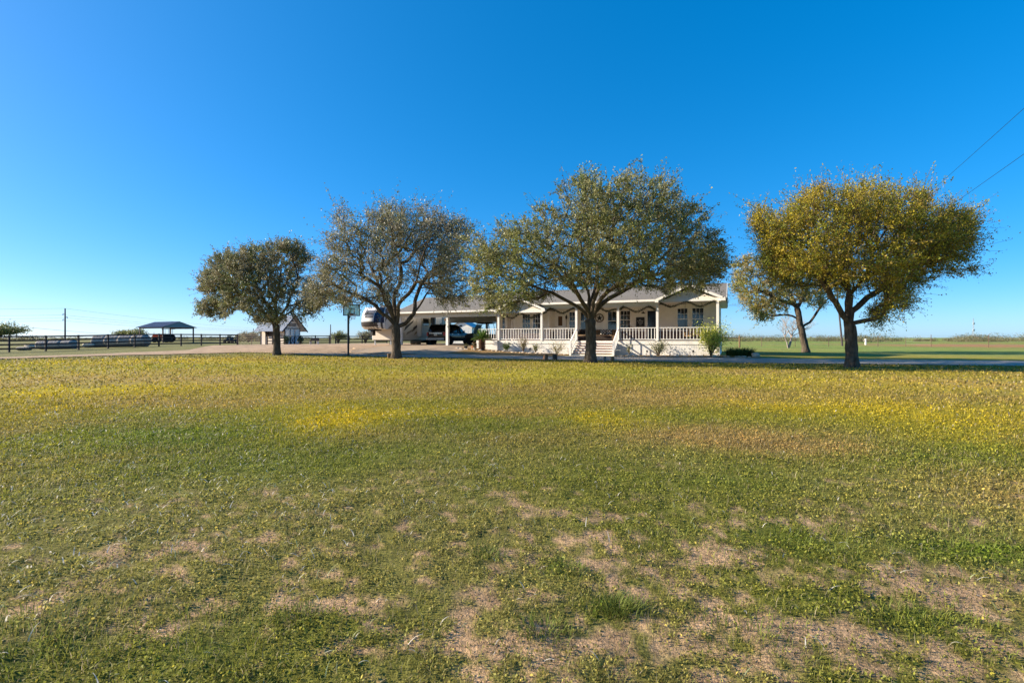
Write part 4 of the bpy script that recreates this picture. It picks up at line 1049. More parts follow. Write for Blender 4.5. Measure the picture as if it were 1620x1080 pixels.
for q in range(5): nose_panel(-1.0 + q * .085, -.97 + q * .085, 3.9, 4.7, M_rvd, 'lettering')
tp = MB()
for q in range(9): tp.box(-.42 + q * .095, -.42 + q * .095 + .055, -1.985, -1.9, 3.06, 3.10)
tp.build('lettering', M_rvd, rv)
for s in (-1, 1):
    e = s * (RV_W + .006)
    def side(poly, m_, name): return MB().prism(poly, 'x', min(e, e - s * .012), max(e, e - s * .012)).build(name, m_, rv)
    side([(-1.0, 1.66), (-.98, 2.3), (-.55, 3.1), (.2, 3.68), (-.35, 3.69), (-1.0, 3.5)], M_rvb, 'blue_swoosh')
    side([(-.7, 1.66), (.9, 1.66), (.9, 2.55), (.2, 2.3)], M_rvt, 'tan_panel')
    side([(-.6, 2.2), (.1, 2.6), (1.5, 3.45), (1.5, 3.2), (.2, 2.35), (-.4, 2.0)], M_rvw, 'white_swoosh')
    for (a, b_) in ((1.8, 0), (3.1, -.1), (5.2, -.2), (7.0, -.1)):
        side([(a, 1.5 + b_), (a + 1.4, 2.35 + b_), (a + 1.6, 2.65 + b_), (a + .2, 1.95 + b_)], M_rvd, 'dark_stripe')
        side([(a + .3, 1.1), (a + 1.8, 1.65), (a + 1.9, 1.85), (a + .5, 1.4)], M_rvt, 'tan_stripe')
    for (y0, y1, z0, z1) in ((4.15, 4.75, 2.35, 3.05), (6.4, 7.3, 2.2, 3.1), (2.3, 2.75, 2.55, 2.95), (8.6, 9.4, 2.3, 3.0)):
        wv = side([(y0 - .05, z0 - .05), (y1 + .05, z0 - .05), (y1 + .05, z1 + .05), (y0 - .05, z1 + .05)], M_rvd, 'window')
        e2 = e + s * .012; MB().box(min(e2 - .008, e2 + .008), max(e2 - .008, e2 + .008), y0, y1, z0, z1).build('pane', M_glass, wv)
    for (y0, y1) in ((.5, 1.25), (1.35, 2.0)): side([(y0, .8), (y1, .8), (y1, 1.35), (y0, 1.35)], M_rvp, 'hatch')
    for y in (6.3, 7.25): wheel(rv, s * 1.02, y, .39, .25, M_steel, 6, .39)
sl = MB().box(RV_W + .02, RV_W + .55, 3.9, 5.6, .95, 3.15).build('slide_out', M_rv, rv, bevel=.02)
MB().box(RV_W + .551, RV_W + .565, 4.2, 5.2, 2.1, 2.8).build('pane', M_glass, sl)
MB().box(-1.12, 1.12, -.02, .0, .66, 1.60).build('front_panel', M_rvp, rv)
MB().box(-.35, .35, -1.6, -.5, 1.50, 1.64).box(-.14, .14, -1.5, -1.1, 1.05, 1.5).build('hitch_pin', M_dark, rv)
MB().box(-.55, .55, .4, 1.5, 3.68, 3.98).build('air_conditioner', M_dark, rv, bevel=.05)
for x in (-.95, .95):
    lg_ = MB().box(x - .045, x + .045, .1, .19, .16, .62).box(x - .12, x + .12, .03, .26, .14, .165).build('landing_leg', M_steel, rv)
    if x < 0: MB().box(x - .2, x + .2, .0, .3, 0.0, .14).build('wood_block', M_wood, lg_)
MB().box(-.6, .6, 5.6, 8.0, .30, .62).box(-.9, -.75, .1, 10.2, .50, .62).box(.75, .9, .1, 10.2, .50, .62).build('chassis', M_dark, rv)
# red bin below the nose of the camper
rb = thing('fuel_can', 'small red plastic can on a stand beneath the camper', 'can', hloc(-28.9, .9), -TH)
MB().prism([(-.3, .50), (.3, .50), (.3, .72), (.12, .80), (-.3, .80)], 'y', -.12, .12).build('can', mat('red_plastic', (.62, .05, .03), .4, .4), rb, bevel=.03)
MB().box(-.28, -.24, -.1, .1, 0, .5).box(.24, .28, -.1, .1, 0, .5).build('stand', M_steel, rb)

# white storage shed seen through the carport
ss = thing('storage_shed', 'white board storage shed seen through the carport', 'shed', at(729, 62), -TH + R(8))
MB().box(-1.5, 1.5, 0, 3.5, -.1, 2.05).prism([(-1.5, 2.05), (1.5, 2.05), (0, 2.75)], 'y', 0, 3.5).build('wall', M_white, ss)
bt = MB()
for k in range(14): bt.box(-1.46 + k * .225, -1.46 + k * .225 + .03, -.012, 0, -.05, 2.05)
bt.build('battens', M_trim, ss)
MB().beam((-1.75, 1.7, 2.0), (0, 1.7, 2.84), 3.8, .06).beam((0, 1.7, 2.84), (1.75, 1.7, 2.0), 3.8, .06).build('roof', M_steel, ss)
MB().box(-.45, .45, -.03, -.012, .0, 1.75).build('door', M_trim, ss)
MB().box(-.18, .18, -.03, 0, 2.15, 2.35).build('vent', M_dark, ss)
# ------------------------------------------------------------------ small feed shed with ribbed roof
M_cream = mat('cream_boards', (.60, .53, .44), .7, .2, noise=(4, .15)); M_darkwood = mat('dark_stained_wood', (.035, .028, .028), .7, .25, noise=(8, .3))
M_metal = mat('ribbed_metal_roof', (.62, .60, .56), .38, .4, .35, noise=(3, .12)); M_pale = mat('pale_blue_panel', (.52, .56, .60), .6, .25, noise=(5, .1))
def ribbed(mb, p00, p10, p01, p11, n):
    """ribbed sheet between four corners, ribs running from the 0 edge to the 1 edge"""
    p00, p10, p01, p11 = map(Vector, (p00, p10, p01, p11)); nr = ((p10 - p00).cross(p01 - p00)).normalized()
    if nr.z < 0: nr = -nr
    for i in range(n):
        for (u0, u1, h0, h1) in ((0, .3, 0, .045), (.3, .5, .045, .045), (.5, .8, .045, 0), (.8, 1, 0, 0)):
            a, b_ = (i + u0) / n, (i + u1) / n
            mb.add([p00.lerp(p10, a) + nr * h0, p00.lerp(p10, b_) + nr * h1, p01.lerp(p11, b_) + nr * h1, p01.lerp(p11, a) + nr * h0], [(0, 1, 2, 3)])
    mb.add([p00 - nr * .02, p10 - nr * .02, p11 - nr * .02, p01 - nr * .02], [(0, 1, 2, 3)])
    return mb
fs = thing('feed_shed', 'small cream shed with ribbed metal roof and cross-braced door behind the oak', 'shed', at(450.5, 59), -TH)
L_, W_ = -4.3, 2.3
MB().box(L_, -.06, .02, W_, 0, 1.0).box(L_, L_ + .9, .02, .08, 1.0, 2.0).box(L_, -.06, W_ - .06, W_, 1.0, 2.0).box(L_, L_ + .06, .08, W_ - .06, 1.0, 2.0).box(-1.3, -.06, .02, .08, 1.0, 2.0).prism([(0, 2.0), (W_, 2.0), (W_ / 2, 3.45)], 'x', -.12, -.04).prism([(0, 2.0), (W_, 2.0), (W_ / 2, 3.45)], 'x', L_, L_ + .06).build('wall', M_cream, fs)
MB().box(-.06, -.03, .08, W_ - .08, .05, .98).build('lower_panel', M_pale, fs)
fm = MB()
for y in (0, .78, 1.46, W_ - .09): fm.box(-.07, .03, y, y + .09, 0, 2.0)
fm.box(-.07, .034, .0, W_, .98, 1.07).box(-.07, .034, 0, W_, 1.93, 2.04)
for x in (L_ - .02, L_ + .9, -2.2, -1.35): fm.box(x, x + .09, -.04, .05, 0, 2.0)
fm.box(L_ - .02, -.07, -.04, .05, 1.93, 2.02)
fm.build('timber_frame', M_darkwood, fs)
MB().box(L_ + .95, -1.35, .3, .33, .95, 1.93).build('opening_shade_sheet', mat('opening_shade', (.06, .045, .04), .9), fs)  # dark sheet across the opening, the shade inside put into its colour
for y0, y1 in ((.09, .78), (.87, 1.46), (1.55, W_ - .09)):
    wn_ = rect_frame(MB(), y0, y1, 1.07, 1.93, -.02, .02, .05); wn_.v = [(v[1], v[0], v[2]) for v in wn_.v]
    ob = wn_.build('window', M_trim, fs); MB().box(-.03, -.022, y0 + .05, y1 - .05, 1.12, 1.88).build('pane', mat('sky_painted_glass', (.35, .42, .45), .1, .7), ob)  # pale sky in the panes is put into their base colour
dd_ = MB().box(-.03, .0, .87, 1.46, .05, .97).build('door', M_pale, fs)
MB().beam((.012, .9, .1), (.012, 1.43, .93), .02, .07).beam((.022, .9, .93), (.022, 1.43, .1), .02, .07).box(0, .02, .87, .93, .05, .97).box(0, .02, 1.40, 1.46, .05, .97).build('cross_brace', M_darkwood, dd_)
rr_ = ribbed(MB(), (L_ - .35, -.75, 1.62), (.5, -.75, 1.62), (L_ - .35, W_ / 2, 3.62), (.5, W_ / 2, 3.62), 22)
ribbed(rr_, (L_ - .35, W_ + .75, 1.62), (.5, W_ + .75, 1.62), (L_ - .35, W_ / 2, 3.62), (.5, W_ / 2, 3.62), 22)
ro = rr_.build('roof', M_metal, fs)
MB().beam((.51, -.77, 1.55), (.51, W_ / 2, 3.58), .04, .14).beam((.51, W_ / 2, 3.58), (.51, W_ + .77, 1.55), .04, .14).build('rake_board', M_darkwood, ro)
sg = MB().box(-.03, .0, .62, 1.68, 2.30, 2.62).build('sign', M_darkwood, fs)
lt = MB()
for q in range(9): lt.box(.0, .012, .70 + q * .105, .70 + q * .105 + .05, 2.40 + (q % 2) * .02, 2.53)
lt.build('lettering', M_cream, sg)
MB().box(-.035, -.01, .98, 1.32, 2.86, 2.98).build('vent', M_dark, fs)

# ------------------------------------------------------------------ board fences
def rail_fence(name, label, p0, p1, n_spans, h, rails, m_=None, pw=.13, rw=.14, group=None, extra=()):
    m_ = m_ or M_fence
    X0, Y0 = p0; X1, Y1 = p1
    f_ = thing(name, label, 'fence', (X0, Y0, 0), 0, group); pts = []
    for i in range(n_spans + 1):
        u = i / n_spans; X, Y = X0 + (X1 - X0) * u, Y0 + (Y1 - Y0) * u; z = float(gz(X, Y)); pts.append(Vector((X - X0, Y - Y0, z)))
    yaw = math.atan2(Y1 - Y0, X1 - X0)
    for p in pts:
        o = MB().box(-pw / 2, pw / 2, -pw / 2, pw / 2, -.2, h + .03).build('post', m_, f_); o.location = p; o.rotation_euler = (0, 0, yaw)
    side = Vector((math.sin(yaw), -math.cos(yaw), 0)) * (pw / 2 + .02)
    for a, b_ in zip(pts[:-1], pts[1:]):
        for z in rails: MB().beam(a + side + Vector((0, 0, z)), b_ + side + Vector((0, 0, z)), .035, rw).build('rail', m_, f_)
    return f_
rail_fence('board_fence', 'long black four-board fence along the dirt road at left', (-53.2, 23.4), (-38.9, 68.0), 17, 1.52, (.32, .70, 1.08, 1.45))
x0_, y0_, _ = at(476, 60); x1_, y1_, _ = at(521, 62)
rail_fence('board_fence', 'short black board fence just right of the feed shed', (x0_, y0_), (x1_, y1_), 2, 1.1, (.2, .48, .76, 1.03), M_darkwood, .12, .10)
x0_, y0_, _ = at(531, 62); x1_, y1_, _ = at(612, 66)
rail_fence('board_fence', 'black board fence running behind the basketball hoop and camper', (x0_, y0_), (x1_, y1_), 4, 1.05, (.2, .58, .96), M_darkwood, .12, .11)
x0_, y0_, _ = at(423, 57); x1_, y1_, _ = at(450, 57.6)
rail_fence('board_fence', 'brown four-board fence panel in front of the feed shed', (x0_, y0_), (x1_, y1_), 1, 1.15, (.15, .46, .77, 1.08), M_wood, .12, .10)
# pipe gate between the long fence and the shed
M_rust = mat('rusty_pipe', (.13, .07, .05), .6, .35, noise=(10, .4))
gt = thing('pipe_gate', 'rusty pipe gate closing the gap between long fence and shed', 'gate', at(376, 68.3), 0)
bx_, by_, bz_ = at(376, 68.3); ex_, ey_, _ = at(420, 64)
def gp(u, z): return (u * (ex_ - bx_), u * (ey_ - by_), z)
for k in range(6): MB().tube([gp(.02, .2 + k * .26), gp(.98, .2 + k * .26)], .022, 6).build('rail', M_rust, gt)
for u in (.02, .52, .98): MB().tube([gp(u, 0), gp(u, 1.62)], .045, 8).build('post', M_rust, gt)

# ------------------------------------------------------------------ hay bales, stones and junk behind the fence
M_hay = mat('weathered_hay', (.33, .30, .27), .95, .1, noise=(5, .3), bump=(30, .6, .03))
def bale(label, px, d, r, L, yaw, squash=1.0, group='hay bales beyond the black fence'):
    x, y, z = at(px, d); b_ = thing('hay_bale', label, 'hay bale', (x, y, z + r * squash * .97), yaw, group)
    mb = MB(); prof = [(r * .93, -L / 2), (r, -L * .42)] + [(r * (1 + .015 * (-1) ** k), -L * .42 + L * .84 * k / 9) for k in range(1, 9)] + [(r, L * .42), (r * .93, L / 2)]
    mb.lathe(prof, 20, (0, 0, 0), 'x'); rng = random.Random(int(px)); mb.v = [(v[0] + rng.uniform(-.02, .02), v[1] + rng.uniform(-.03, .03), (v[2] + rng.uniform(-.015, .015)) * squash) for v in mb.v]
    mb.build('roll', M_hay, b_, smooth=True)
    tw = MB()
    for k in range(4): tw.tube([((k - 1.5) * L * .22, (r + .012) * math.cos(a_ * .349), (r + .012) * math.sin(a_ * .349) * squash) for a_ in range(19)], .012, 4)
    tw.build('twine', M_hay, b_)
for k, nm in enumerate(('leftmost', 'second from left', 'third from left', 'rightmost')):
    bale(f'{nm} of the four tall round hay bales in a row', 161 + k * 20.5, 57.8 - k * .15, .74, 1.5, R(2))
for k, nm in enumerate(('left', 'middle', 'right')):
    bale(f'{nm} one of the three low sagging hay bales at far left', 72 + k * 19, 53.2, .62, 1.25, R(-3), .8)
def rock(name, label, loc, s, seed, m_=None, cat='rock', parent=None, group=None):
    rng = random.Random(seed); bm = bmesh.new(); bmesh.ops.create_icosphere(bm, subdivisions=2, radius=1)
    ph = [(Vector((rng.gauss(0, 1), rng.gauss(0, 1), rng.gauss(0, 1))).normalized(), rng.uniform(.55, .9)) for _ in range(9)]
    for v in bm.verts:
        for n_, dd in ph:
            e_ = v.co.dot(n_) - dd
            if e_ > 0: v.co -= n_ * e_ * .9
        v.co = Vector((v.co.x * s[0], v.co.y * s[1], v.co.z * s[2]))
    me_ = bpy.data.meshes.new(name); bm.to_mesh(me_); bm.free()
    o = link(name, me_, m_ or M_stone, parent); o.location = loc
    if parent is None: tag(o, label, cat, group)
    return o
for k, (px, d, s, lb) in enumerate(((34, 49.5, .55, 'pale rock at the foot of the fence, leftmost'), (43, 50.5, .45, 'pale rock just right of the leftmost fence rock'), (50, 55, .8, 'large pale block behind the far left fence post'), (141, 57, .8, 'pale block left of the tall hay bales'), (148, 57.5, .6, 'smaller pale block touching the tall hay bales'))):
    x, y, z = at(px, d); rock('rock', lb, (x, y, z + s * .3), (s, s * .7, s * .5), 40 + k)

# ------------------------------------------------------------------ pavilion and tractor
M_navy = mat('slate_blue_roof', (.12, .13, .17), .4, .4, .3, noise=(2, .1)); M_slate = mat('grey_gable_sheet', (.17, .22, .24), .5, .3)
X_, Y_, Z_ = at(264, 92.5)
pv = thing('pavilion', 'open metal-roofed shelter on brown posts far beyond the fence', 'pavilion', (X_, Y_, Z_), -TH)
for x in (-3.6, 3.6):
    for y in (-2.75, 2.75): MB().box(x - .09, x + .09, y - .09, y + .09, -.2, 2.95).build('post', mat('brown_steel_post', (.07, .04, .035), .6), pv)
rr_ = ribbed(MB(), (-4.0, -3.3, 2.82), (4.0, -3.3, 2.82), (-4.0, 0, 3.95), (4.0, 0, 3.95), 20); ribbed(rr_, (-4.0, 3.3, 2.82), (4.0, 3.3, 2.82), (-4.0, 0, 3.95), (4.0, 0, 3.95), 20)
rr_.build('roof', M_navy, pv)
for x in (-3.88, 3.88): MB().prism([(-3.15, 2.83), (3.15, 2.83), (0, 3.9)], 'x', x - .02, x + .02).build('gable_wall', M_slate, pv)
MB().box(-3.7, 3.7, -2.86, -2.76, 2.62, 2.8).box(-3.7, 3.7, 2.76, 2.86, 2.62, 2.8).box(3.6, 3.7, -2.75, 2.75, 2.62, 2.8).build('eave_beam', mat('rust_beam', (.16, .07, .035), .7), pv)
X_, Y_, Z_ = at(262, 91)
tr = thing('tractor', 'orange tractor with canopy parked under the far shelter', 'tractor', (X_, Y_, Z_), R(188))
M_or = mat('orange_paint', (.70, .12, .02), .4, .4)
MB().prism([(.25, .75), (2.0, .75), (2.15, 1.2), (2.0, 1.48), (.25, 1.55)], 'y', -.38, .38).build('hood', M_or, tr, bevel=.04)
MB().box(-1.1, 1.8, -.3, .3, .5, .8).build('chassis', M_dark, tr)
for s in (-1, 1):
    w_ = MB().lathe([(.4, -.2), (.72, -.2), (.8, -.14), (.8, .14), (.72, .2), (.4, .2)], 22, (-.55, s * .75, .8), 'y').build('rear_wheel', M_rubber, tr)
    MB().lathe([(.42, -.12), (.42, .12)], 16, (-.55, s * .75, .8), 'y').build('rim', M_or, w_)
    w_ = MB().lathe([(.25, -.14), (.42, -.14), (.46, -.1), (.46, .1), (.42, .14), (.25, .14)], 18, (1.55, s * .65, .46), 'y').build('front_wheel', M_rubber, tr)
    MB().lathe([(.26, -.09), (.26, .09)], 14, (1.55, s * .65, .46), 'y').build('rim', M_or, w_)
    MB().box(-1.1, .1, s * .75 - .22, s * .75 + .22, 1.55, 1.62).build('fender', M_or, tr, bevel=.02)
    MB().tube([(-.95, s * .55, 1.0), (-.95, s * .55, 2.5)], .04, 6).tube([(-.2, s * .55, 1.5), (-.2, s * .55, 2.5)], .03, 6).build('canopy_post', M_dark, tr)
    MB().beam((.2, s * .55, 1.3), (2.0, s * .55, 1.05), .09, .14).beam((2.0, s * .55, 1.05), (2.75, s * .55, .45), .09, .14).build('loader_arm', M_or, tr)
MB().box(-1.3, .35, -.75, .75, 2.5, 2.58).build('canopy', M_dark, tr, bevel=.02)
MB().box(-.75, -.25, -.28, .28, .95, 1.1).box(-.85, -.75, -.28, .28, 1.0, 1.55).build('seat', M_dark, tr)
MB().lathe([(.18, -.015), (.2, 0), (.18, .015)], 14, (.1, 0, 1.72)).build('steering_wheel', M_dark, tr)
MB().prism([(2.7, .1), (3.25, .08), (3.2, .2), (2.85, .65), (2.7, .6)], 'y', -.8, .8).build('bucket', mat('silver_bucket', (.4, .4, .4), .5, .4, .5), tr)
MB().tube([(1.9, .2, 1.5), (1.9, .2, 1.95)], .035, 6).build('exhaust', M_dark, tr)

# ------------------------------------------------------------------ basketball hoop
X_, Y_, Z_ = at(551, 35.8)
bh = thing('basketball_hoop', 'basketball hoop on a thin black pole at the edge of the lawn', 'basketball hoop', (X_, Y_, Z_), R(40))
MB().box(-.055, .055, -.055, .055, -.1, 3.2).build('pole', M_dark, bh)
MB().beam((0, 0, 3.05), (0, -.6, 3.45), .06, .08).beam((0, 0, 2.6), (0, -.58, 3.2), .06, .06).build('arm', M_dark, bh)
m = bpy.data.materials.new('tinted_acrylic'); m.use_nodes = True; b = m.node_tree.nodes['Principled BSDF']; b.inputs['Base Color'].default_value = (.38, .72, .62, 1); b.inputs['Roughness'].default_value = .1; b.inputs['Alpha'].default_value = .55
bb = MB().box(-.60, .60, -.645, -.635, 2.98, 3.78).build('backboard', m, bh)
rect_frame(MB(), -.63, .63, 2.95, 3.81, -.66, -.62, .06).build('frame', M_dark, bb)
rect_frame(MB(), -.22, .22, 3.08, 3.5, -.656, -.645, .045).build('target_square', M_dark, bb)
MB().tube([(.225 * math.cos(a_ * .2618), -.90 + .225 * math.sin(a_ * .2618), 3.05) for a_ in range(25)], .012, 5).box(-.06, .06, -.70, -.62, 3.0, 3.08).build('rim', mat('orange_rim', (.5, .12, .04), .5), bh)
nt_ = MB()
for k in range(10):
    a_ = k * 2 * math.pi / 10
    for dsgn in (1, -1): nt_.tube([(.22 * math.cos(a_), -.9 + .22 * math.sin(a_), 3.04), (.14 * math.cos(a_ + .6 * dsgn), -.9 + .14 * math.sin(a_ + .6 * dsgn), 2.68)], .006, 3)
nt_.build('net', M_trim, bh)

# ------------------------------------------------------------------ shrubs and beds
def leaf_cloud(rng, n, fn, leaf, pal, up=.4, asp=.45):
    P = fn(n); A = rand_dirs(n, rng) + np.array((0, 0, up)); A /= np.linalg.norm(A, axis=1, keepdims=True); B = np.cross(A, rand_dirs(n, rng)); B /= np.linalg.norm(B, axis=1, keepdims=True) + 1e-6
    s = leaf * (.6 + .8 * rng.random((n, 1))); V, i_, c_ = quads(P, A * s, B * s * asp)
    t_ = np.array(pal)[rng.integers(0, len(pal), n)] * 1.35 * (.6 + .8 * rng.random((n, 1)))
    return np_mesh('leaves', V, i_, c_, np.repeat(t_, 4, 0))
def shrub(name, label, x, t, h, w_, nst, nl, leaf, pal, seed, sparse=.5, lean=0.0):
    rng = np.random.default_rng(seed); X, Y, Z = hloc(x, t)
    root = thing(name, label, 'shrub', (X, Y, Z + .03), -TH); mb = MB(); tips = []; mids = []
    for k in range(nst):
        a = rng.random() * 6.28; r = w_ * (.25 + .75 * rng.random()) * .5; hh = h * (.55 + .45 * rng.random())
        p0 = np.array((rng.normal() * .03, rng.normal() * .03, -.05)); p2 = np.array((r * math.cos(a) + lean, r * math.sin(a), hh)); p1 = np.array((p2[0] * .35, p2[1] * .35, hh * .55))
        line = [tuple((1 - u) ** 2 * p0 + 2 * u * (1 - u) * p1 + u * u * p2) for u in np.linspace(0, 1, 7)]
        mb.tube(line, [.016 * (1 - .75 * u) + .003 for u in np.linspace(0, 1, 7)], 4)
        tips += [np.array(q) for q in line[3:]]
    tips = np.array(tips)
    mb.build('stems', M_bark, root)
    def fn(n): return tips[rng.integers(0, len(tips), n)] + rng.normal(size=(n, 3)) * w_ * .09 * (1 + sparse)
    link('leaves', leaf_cloud(rng, nl, fn, leaf, pal), M_plant, root)
    return root
shrub('shrub', 'small bright green shrub near the left corner of the porch', -15.9, -.9, .75, .7, 9, 500, .05, [(.10, .17, .04), (.14, .20, .05)], 1)
shrub('rose_bush', 'lanky rose bush with reddish leaves left of the stairs', -14.4, -.95, 1.15, .95, 14, 620, .045, [(.20, .16, .07), (.16, .10, .06), (.12, .15, .05), (.30, .22, .16)], 2)
shrub('shrub', 'small narrow green shrub between two rose bushes', -13.35, -.95, .75, .6, 9, 380, .045, [(.14, .17, .06), (.20, .20, .09)], 3)
shrub('rose_bush', 'sprawling rose bush just left of the stair railing', -11.6, -1.0, .85, 1.35, 14, 560, .045, [(.20, .19, .08), (.16, .15, .06), (.24, .20, .11)], 4, lean=.15)
shrub('shrub', 'thin twiggy shrub at the foot of the stairs, right side', -6.0, -.9, .9, .7, 8, 190, .045, [(.16, .18, .07), (.22, .2, .1)], 5)
shrub('shrub', 'rounded grey-green shrub against the skirting right of the stairs', -3.95, -.95, 1.0, 1.25, 26, 1100, .045, [(.20, .21, .11), (.15, .18, .08), (.26, .25, .15)], 6)
shrub('corner_bush', 'big yellow-green bush covering the right corner of the porch', -.45, -.85, 2.15, 1.9, 34, 3800, .058, [(.40, .42, .06), (.30, .34, .05), (.46, .44, .08), (.22, .27, .05)], 7, .6, lean=.15)
# strap-leaved clump and boulder at the right end
rng = np.random.default_rng(8); X, Y, Z = hloc(1.35, -.6); root = thing('strap_leaf_plant', 'dark strap-leaved clump right of the house corner', 'plant', (X, Y, Z), 0)
n = 620; a = rng.random(n) * 6.28; r0 = .55 * np.sqrt(rng.random(n)); bxs, bys = r0 * np.cos(a) * 1.6, r0 * np.sin(a)
tn = np.array([(.05, .10, .025), (.08, .14, .035), (.12, .16, .05)])[rng.integers(0, 3, n)]
V, i_, c_, t_ = blades(bxs, bys, np.zeros(n), .5 + .35 * rng.random(n), .05 + .03 * rng.random(n), a + rng.normal(size=n) * .6, .35 + .8 * rng.random(n), tn, rng)
link('leaves', np_mesh('leaves', V, i_, c_, t_), M_plant, root)
rock('boulder', 'pale boulder at the right end of the flower bed', hloc(2.25, -1.3, .2), (.32, .26, .24), 5)
# sago palm in its corner
X, Y, Z = hloc(-17.95, -1.35); rng = np.random.default_rng(12)
root = thing('sago_palm', 'dark green sago palm with stout shaggy trunk beside the carport', 'palm', (X, Y, Z), 0)
tk = MB(); tk.lathe([(.20, -.05), (.23, .15), (.21, .5), (.24, .75), (.16, .9)], 14)
for k in range(90):
    a_, z_ = k * 2.4, .05 + k * .0088; tk.beam((.19 * math.cos(a_), .19 * math.sin(a_), z_), (.30 * math.cos(a_), .30 * math.sin(a_), z_ + .09), .05, .03)
tk.build('trunk', mat('palm_trunk', (.12, .065, .04), .9, .1, noise=(14, .4)), root)
Ps, As, Bs, Ts = [], [], [], []; rb_ = MB()
for k in range(58):
    a_ = k * 2.39996; el = R(84 - 72 * (k / 58) ** .8); L = .82 + .22 * rng.random(); dirv = np.array((math.cos(a_) * math.cos(el), math.sin(a_) * math.cos(el), math.sin(el)))
    sv = np.array((-math.sin(a_), math.cos(a_), 0)); pts_ = []
    for q in range(26):
        u = q / 25; p = np.array((0, 0, .88)) + dirv * L * u + np.array((0, 0, -.38 * L * u * u * math.cos(el))); pts_.append(p)
        if u > .14:
            for s in (-1, 1):
                ll = .17 * (1 - .55 * abs(u - .45)) ; ax = sv * s * .8 + dirv * .5 + np.array((0, 0, .25)); ax /= np.linalg.norm(ax); nb2 = np.cross(ax, np.array((0, 0, 1.0))); nb2 /= np.linalg.norm(nb2)
                Ps.append(p + ax * ll / 2); As.append(ax * ll / 2); Bs.append((nb2 * .8 + np.array((0, 0, .3))) * .020); Ts.append(np.array((.10, .17, .035)) * (.6 + .9 * rng.random()) * (1.5 if k < 14 else 1))
    rb_.tube([tuple(p) for p in pts_[::5]], .008, 3)
V, i_, c_ = quads(np.array(Ps), np.array(As), np.array(Bs)); link('fronds', np_mesh('fronds', V, i_, c_, np.repeat(np.array(Ts), 4, 0)), M_plant, root)
rb_.build('ribs', mat('frond_ribs', (.16, .17, .06), .6), root)
# pots and stones round the palm
def pot(label, x, t, r, m_):
    p = thing('flower_pot', label, 'pot', hloc(x, t), 0, 'pots beside the sago palm')
    MB().lathe([(r * .65, 0), (r, r * 1.5), (r * 1.08, r * 1.5), (r * 1.08, r * 1.75), (r * .9, r * 1.75)], 14).build('pot', m_, p)
    rng_ = np.random.default_rng(int(abs(x) * 100)); link('leaves', leaf_cloud(rng_, 130, lambda n: np.array((0, 0, r * 2)) + rng_.normal(size=(n, 3)) * r * .5, .05, [(.14, .09, .05), (.12, .12, .05)]), M_plant, p)
pot('terracotta pot just left of the sago palm', -18.65, -1.5, .20, mat('terracotta', (.36, .14, .06), .8, noise=(6, .2)))
pot('dark pot left of the terracotta pot by the palm', -19.35, -1.6, .15, M_iron)
pot('small pale pot in front of the sago palm', -18.35, -1.85, .13, M_stone)
for lb, x0, x1, nst, t0 in (('row of pale edging stones along the bed left of the stairs', -20.2, -10.7, 34, -1.45), ('row of pale edging stones along the bed right of the stairs', -6.7, 2.0, 30, -1.9)):
    ed = thing('bed_edging', lb, 'edging', (0, 0, 0), 0, 'stone edging of the porch beds'); rng_ = random.Random(nst)
    for k in range(nst):
        x = x0 + (x1 - x0) * (k + rng_.uniform(.1, .9)) / nst; t = t0 + rng_.uniform(-.12, .12)
        if x < -17.5: t -= .35
        s = rng_.uniform(.08, .16); X, Y, Z = hloc(x, t); rock('stone', None, (X, Y, Z + s * .3), (s * rng_.uniform(1, 1.5), s, s * .6), 100 + k, M_stone, parent=ed)
for k, (x, lb) in enumerate(((-4.75, 'solar path light left of the rounded grey-green shrub'), (-1.62, 'solar path light right of the rounded grey-green shrub'), (-13.9, 'solar path light left of the stairs'))):
    p = thing('path_light', lb, 'garden light', hloc(x, -.75), 0, 'solar lights in the porch bed')
    MB().tube([(0, 0, -.05), (0, 0, .32)], .012, 6).build('stake', M_dark, p); MB().lathe([(.05, .25), (.06, .36), (.09, .37), (.03, .43)], 10).build('lamp_head', M_dark, p)

# ------------------------------------------------------------------ small things by the drive
X, Y = ground_at(866, 569.5); bn = thing('log_bench', 'low plank bench on two log stumps beside the drive', 'bench', (X, Y, float(gz(X, Y))), -TH * .6)
tag(MB().lathe([(.16, -.05), (.15, .2), (.16, .33)], 12, (-.12, 0, 0)).build('leg', mat('reddish_log', (.22, .13, .08), .9, noise=(8, .3)), bn), 'brown log leg of the bench')
tag(MB().lathe([(.14, -.05), (.15, .2), (.14, .33)], 12, (.45, .05, 0)).build('leg', M_iron, bn), 'blackened log leg of the bench')
MB().box(-.8, .62, -.15, .17, .331, .385).build('seat', M_wood, bn, bevel=.01)
X, Y = ground_at(617.5, 566.2); wb = thing('wood_block', 'weathered wood block leaning on the second oak trunk', 'wood block', (X, Y, float(gz(X, Y))), R(20))
MB().box(-.17, .17, -.14, .14, 0, .30).build('block', M_wood, wb, bevel=.02)
X, Y = ground_at(957, 572.5); rock('rock', 'mottled pale rock at the foot of the largest oak', (X, Y, .12), (.13, .13, .2), 77, mat('mottled_rock', (.22, .20, .18), .9, noise=(9, .7)))
X, Y = ground_at(969, 571); ps = thing('stump', 'short grey stump at the edge of the drive below the stairs', 'stump', (X, Y, 0), 0)
MB().lathe([(.13, -.05), (.11, .1), (.10, .26), (.07, .28)], 10).build('wood', M_wood, ps)
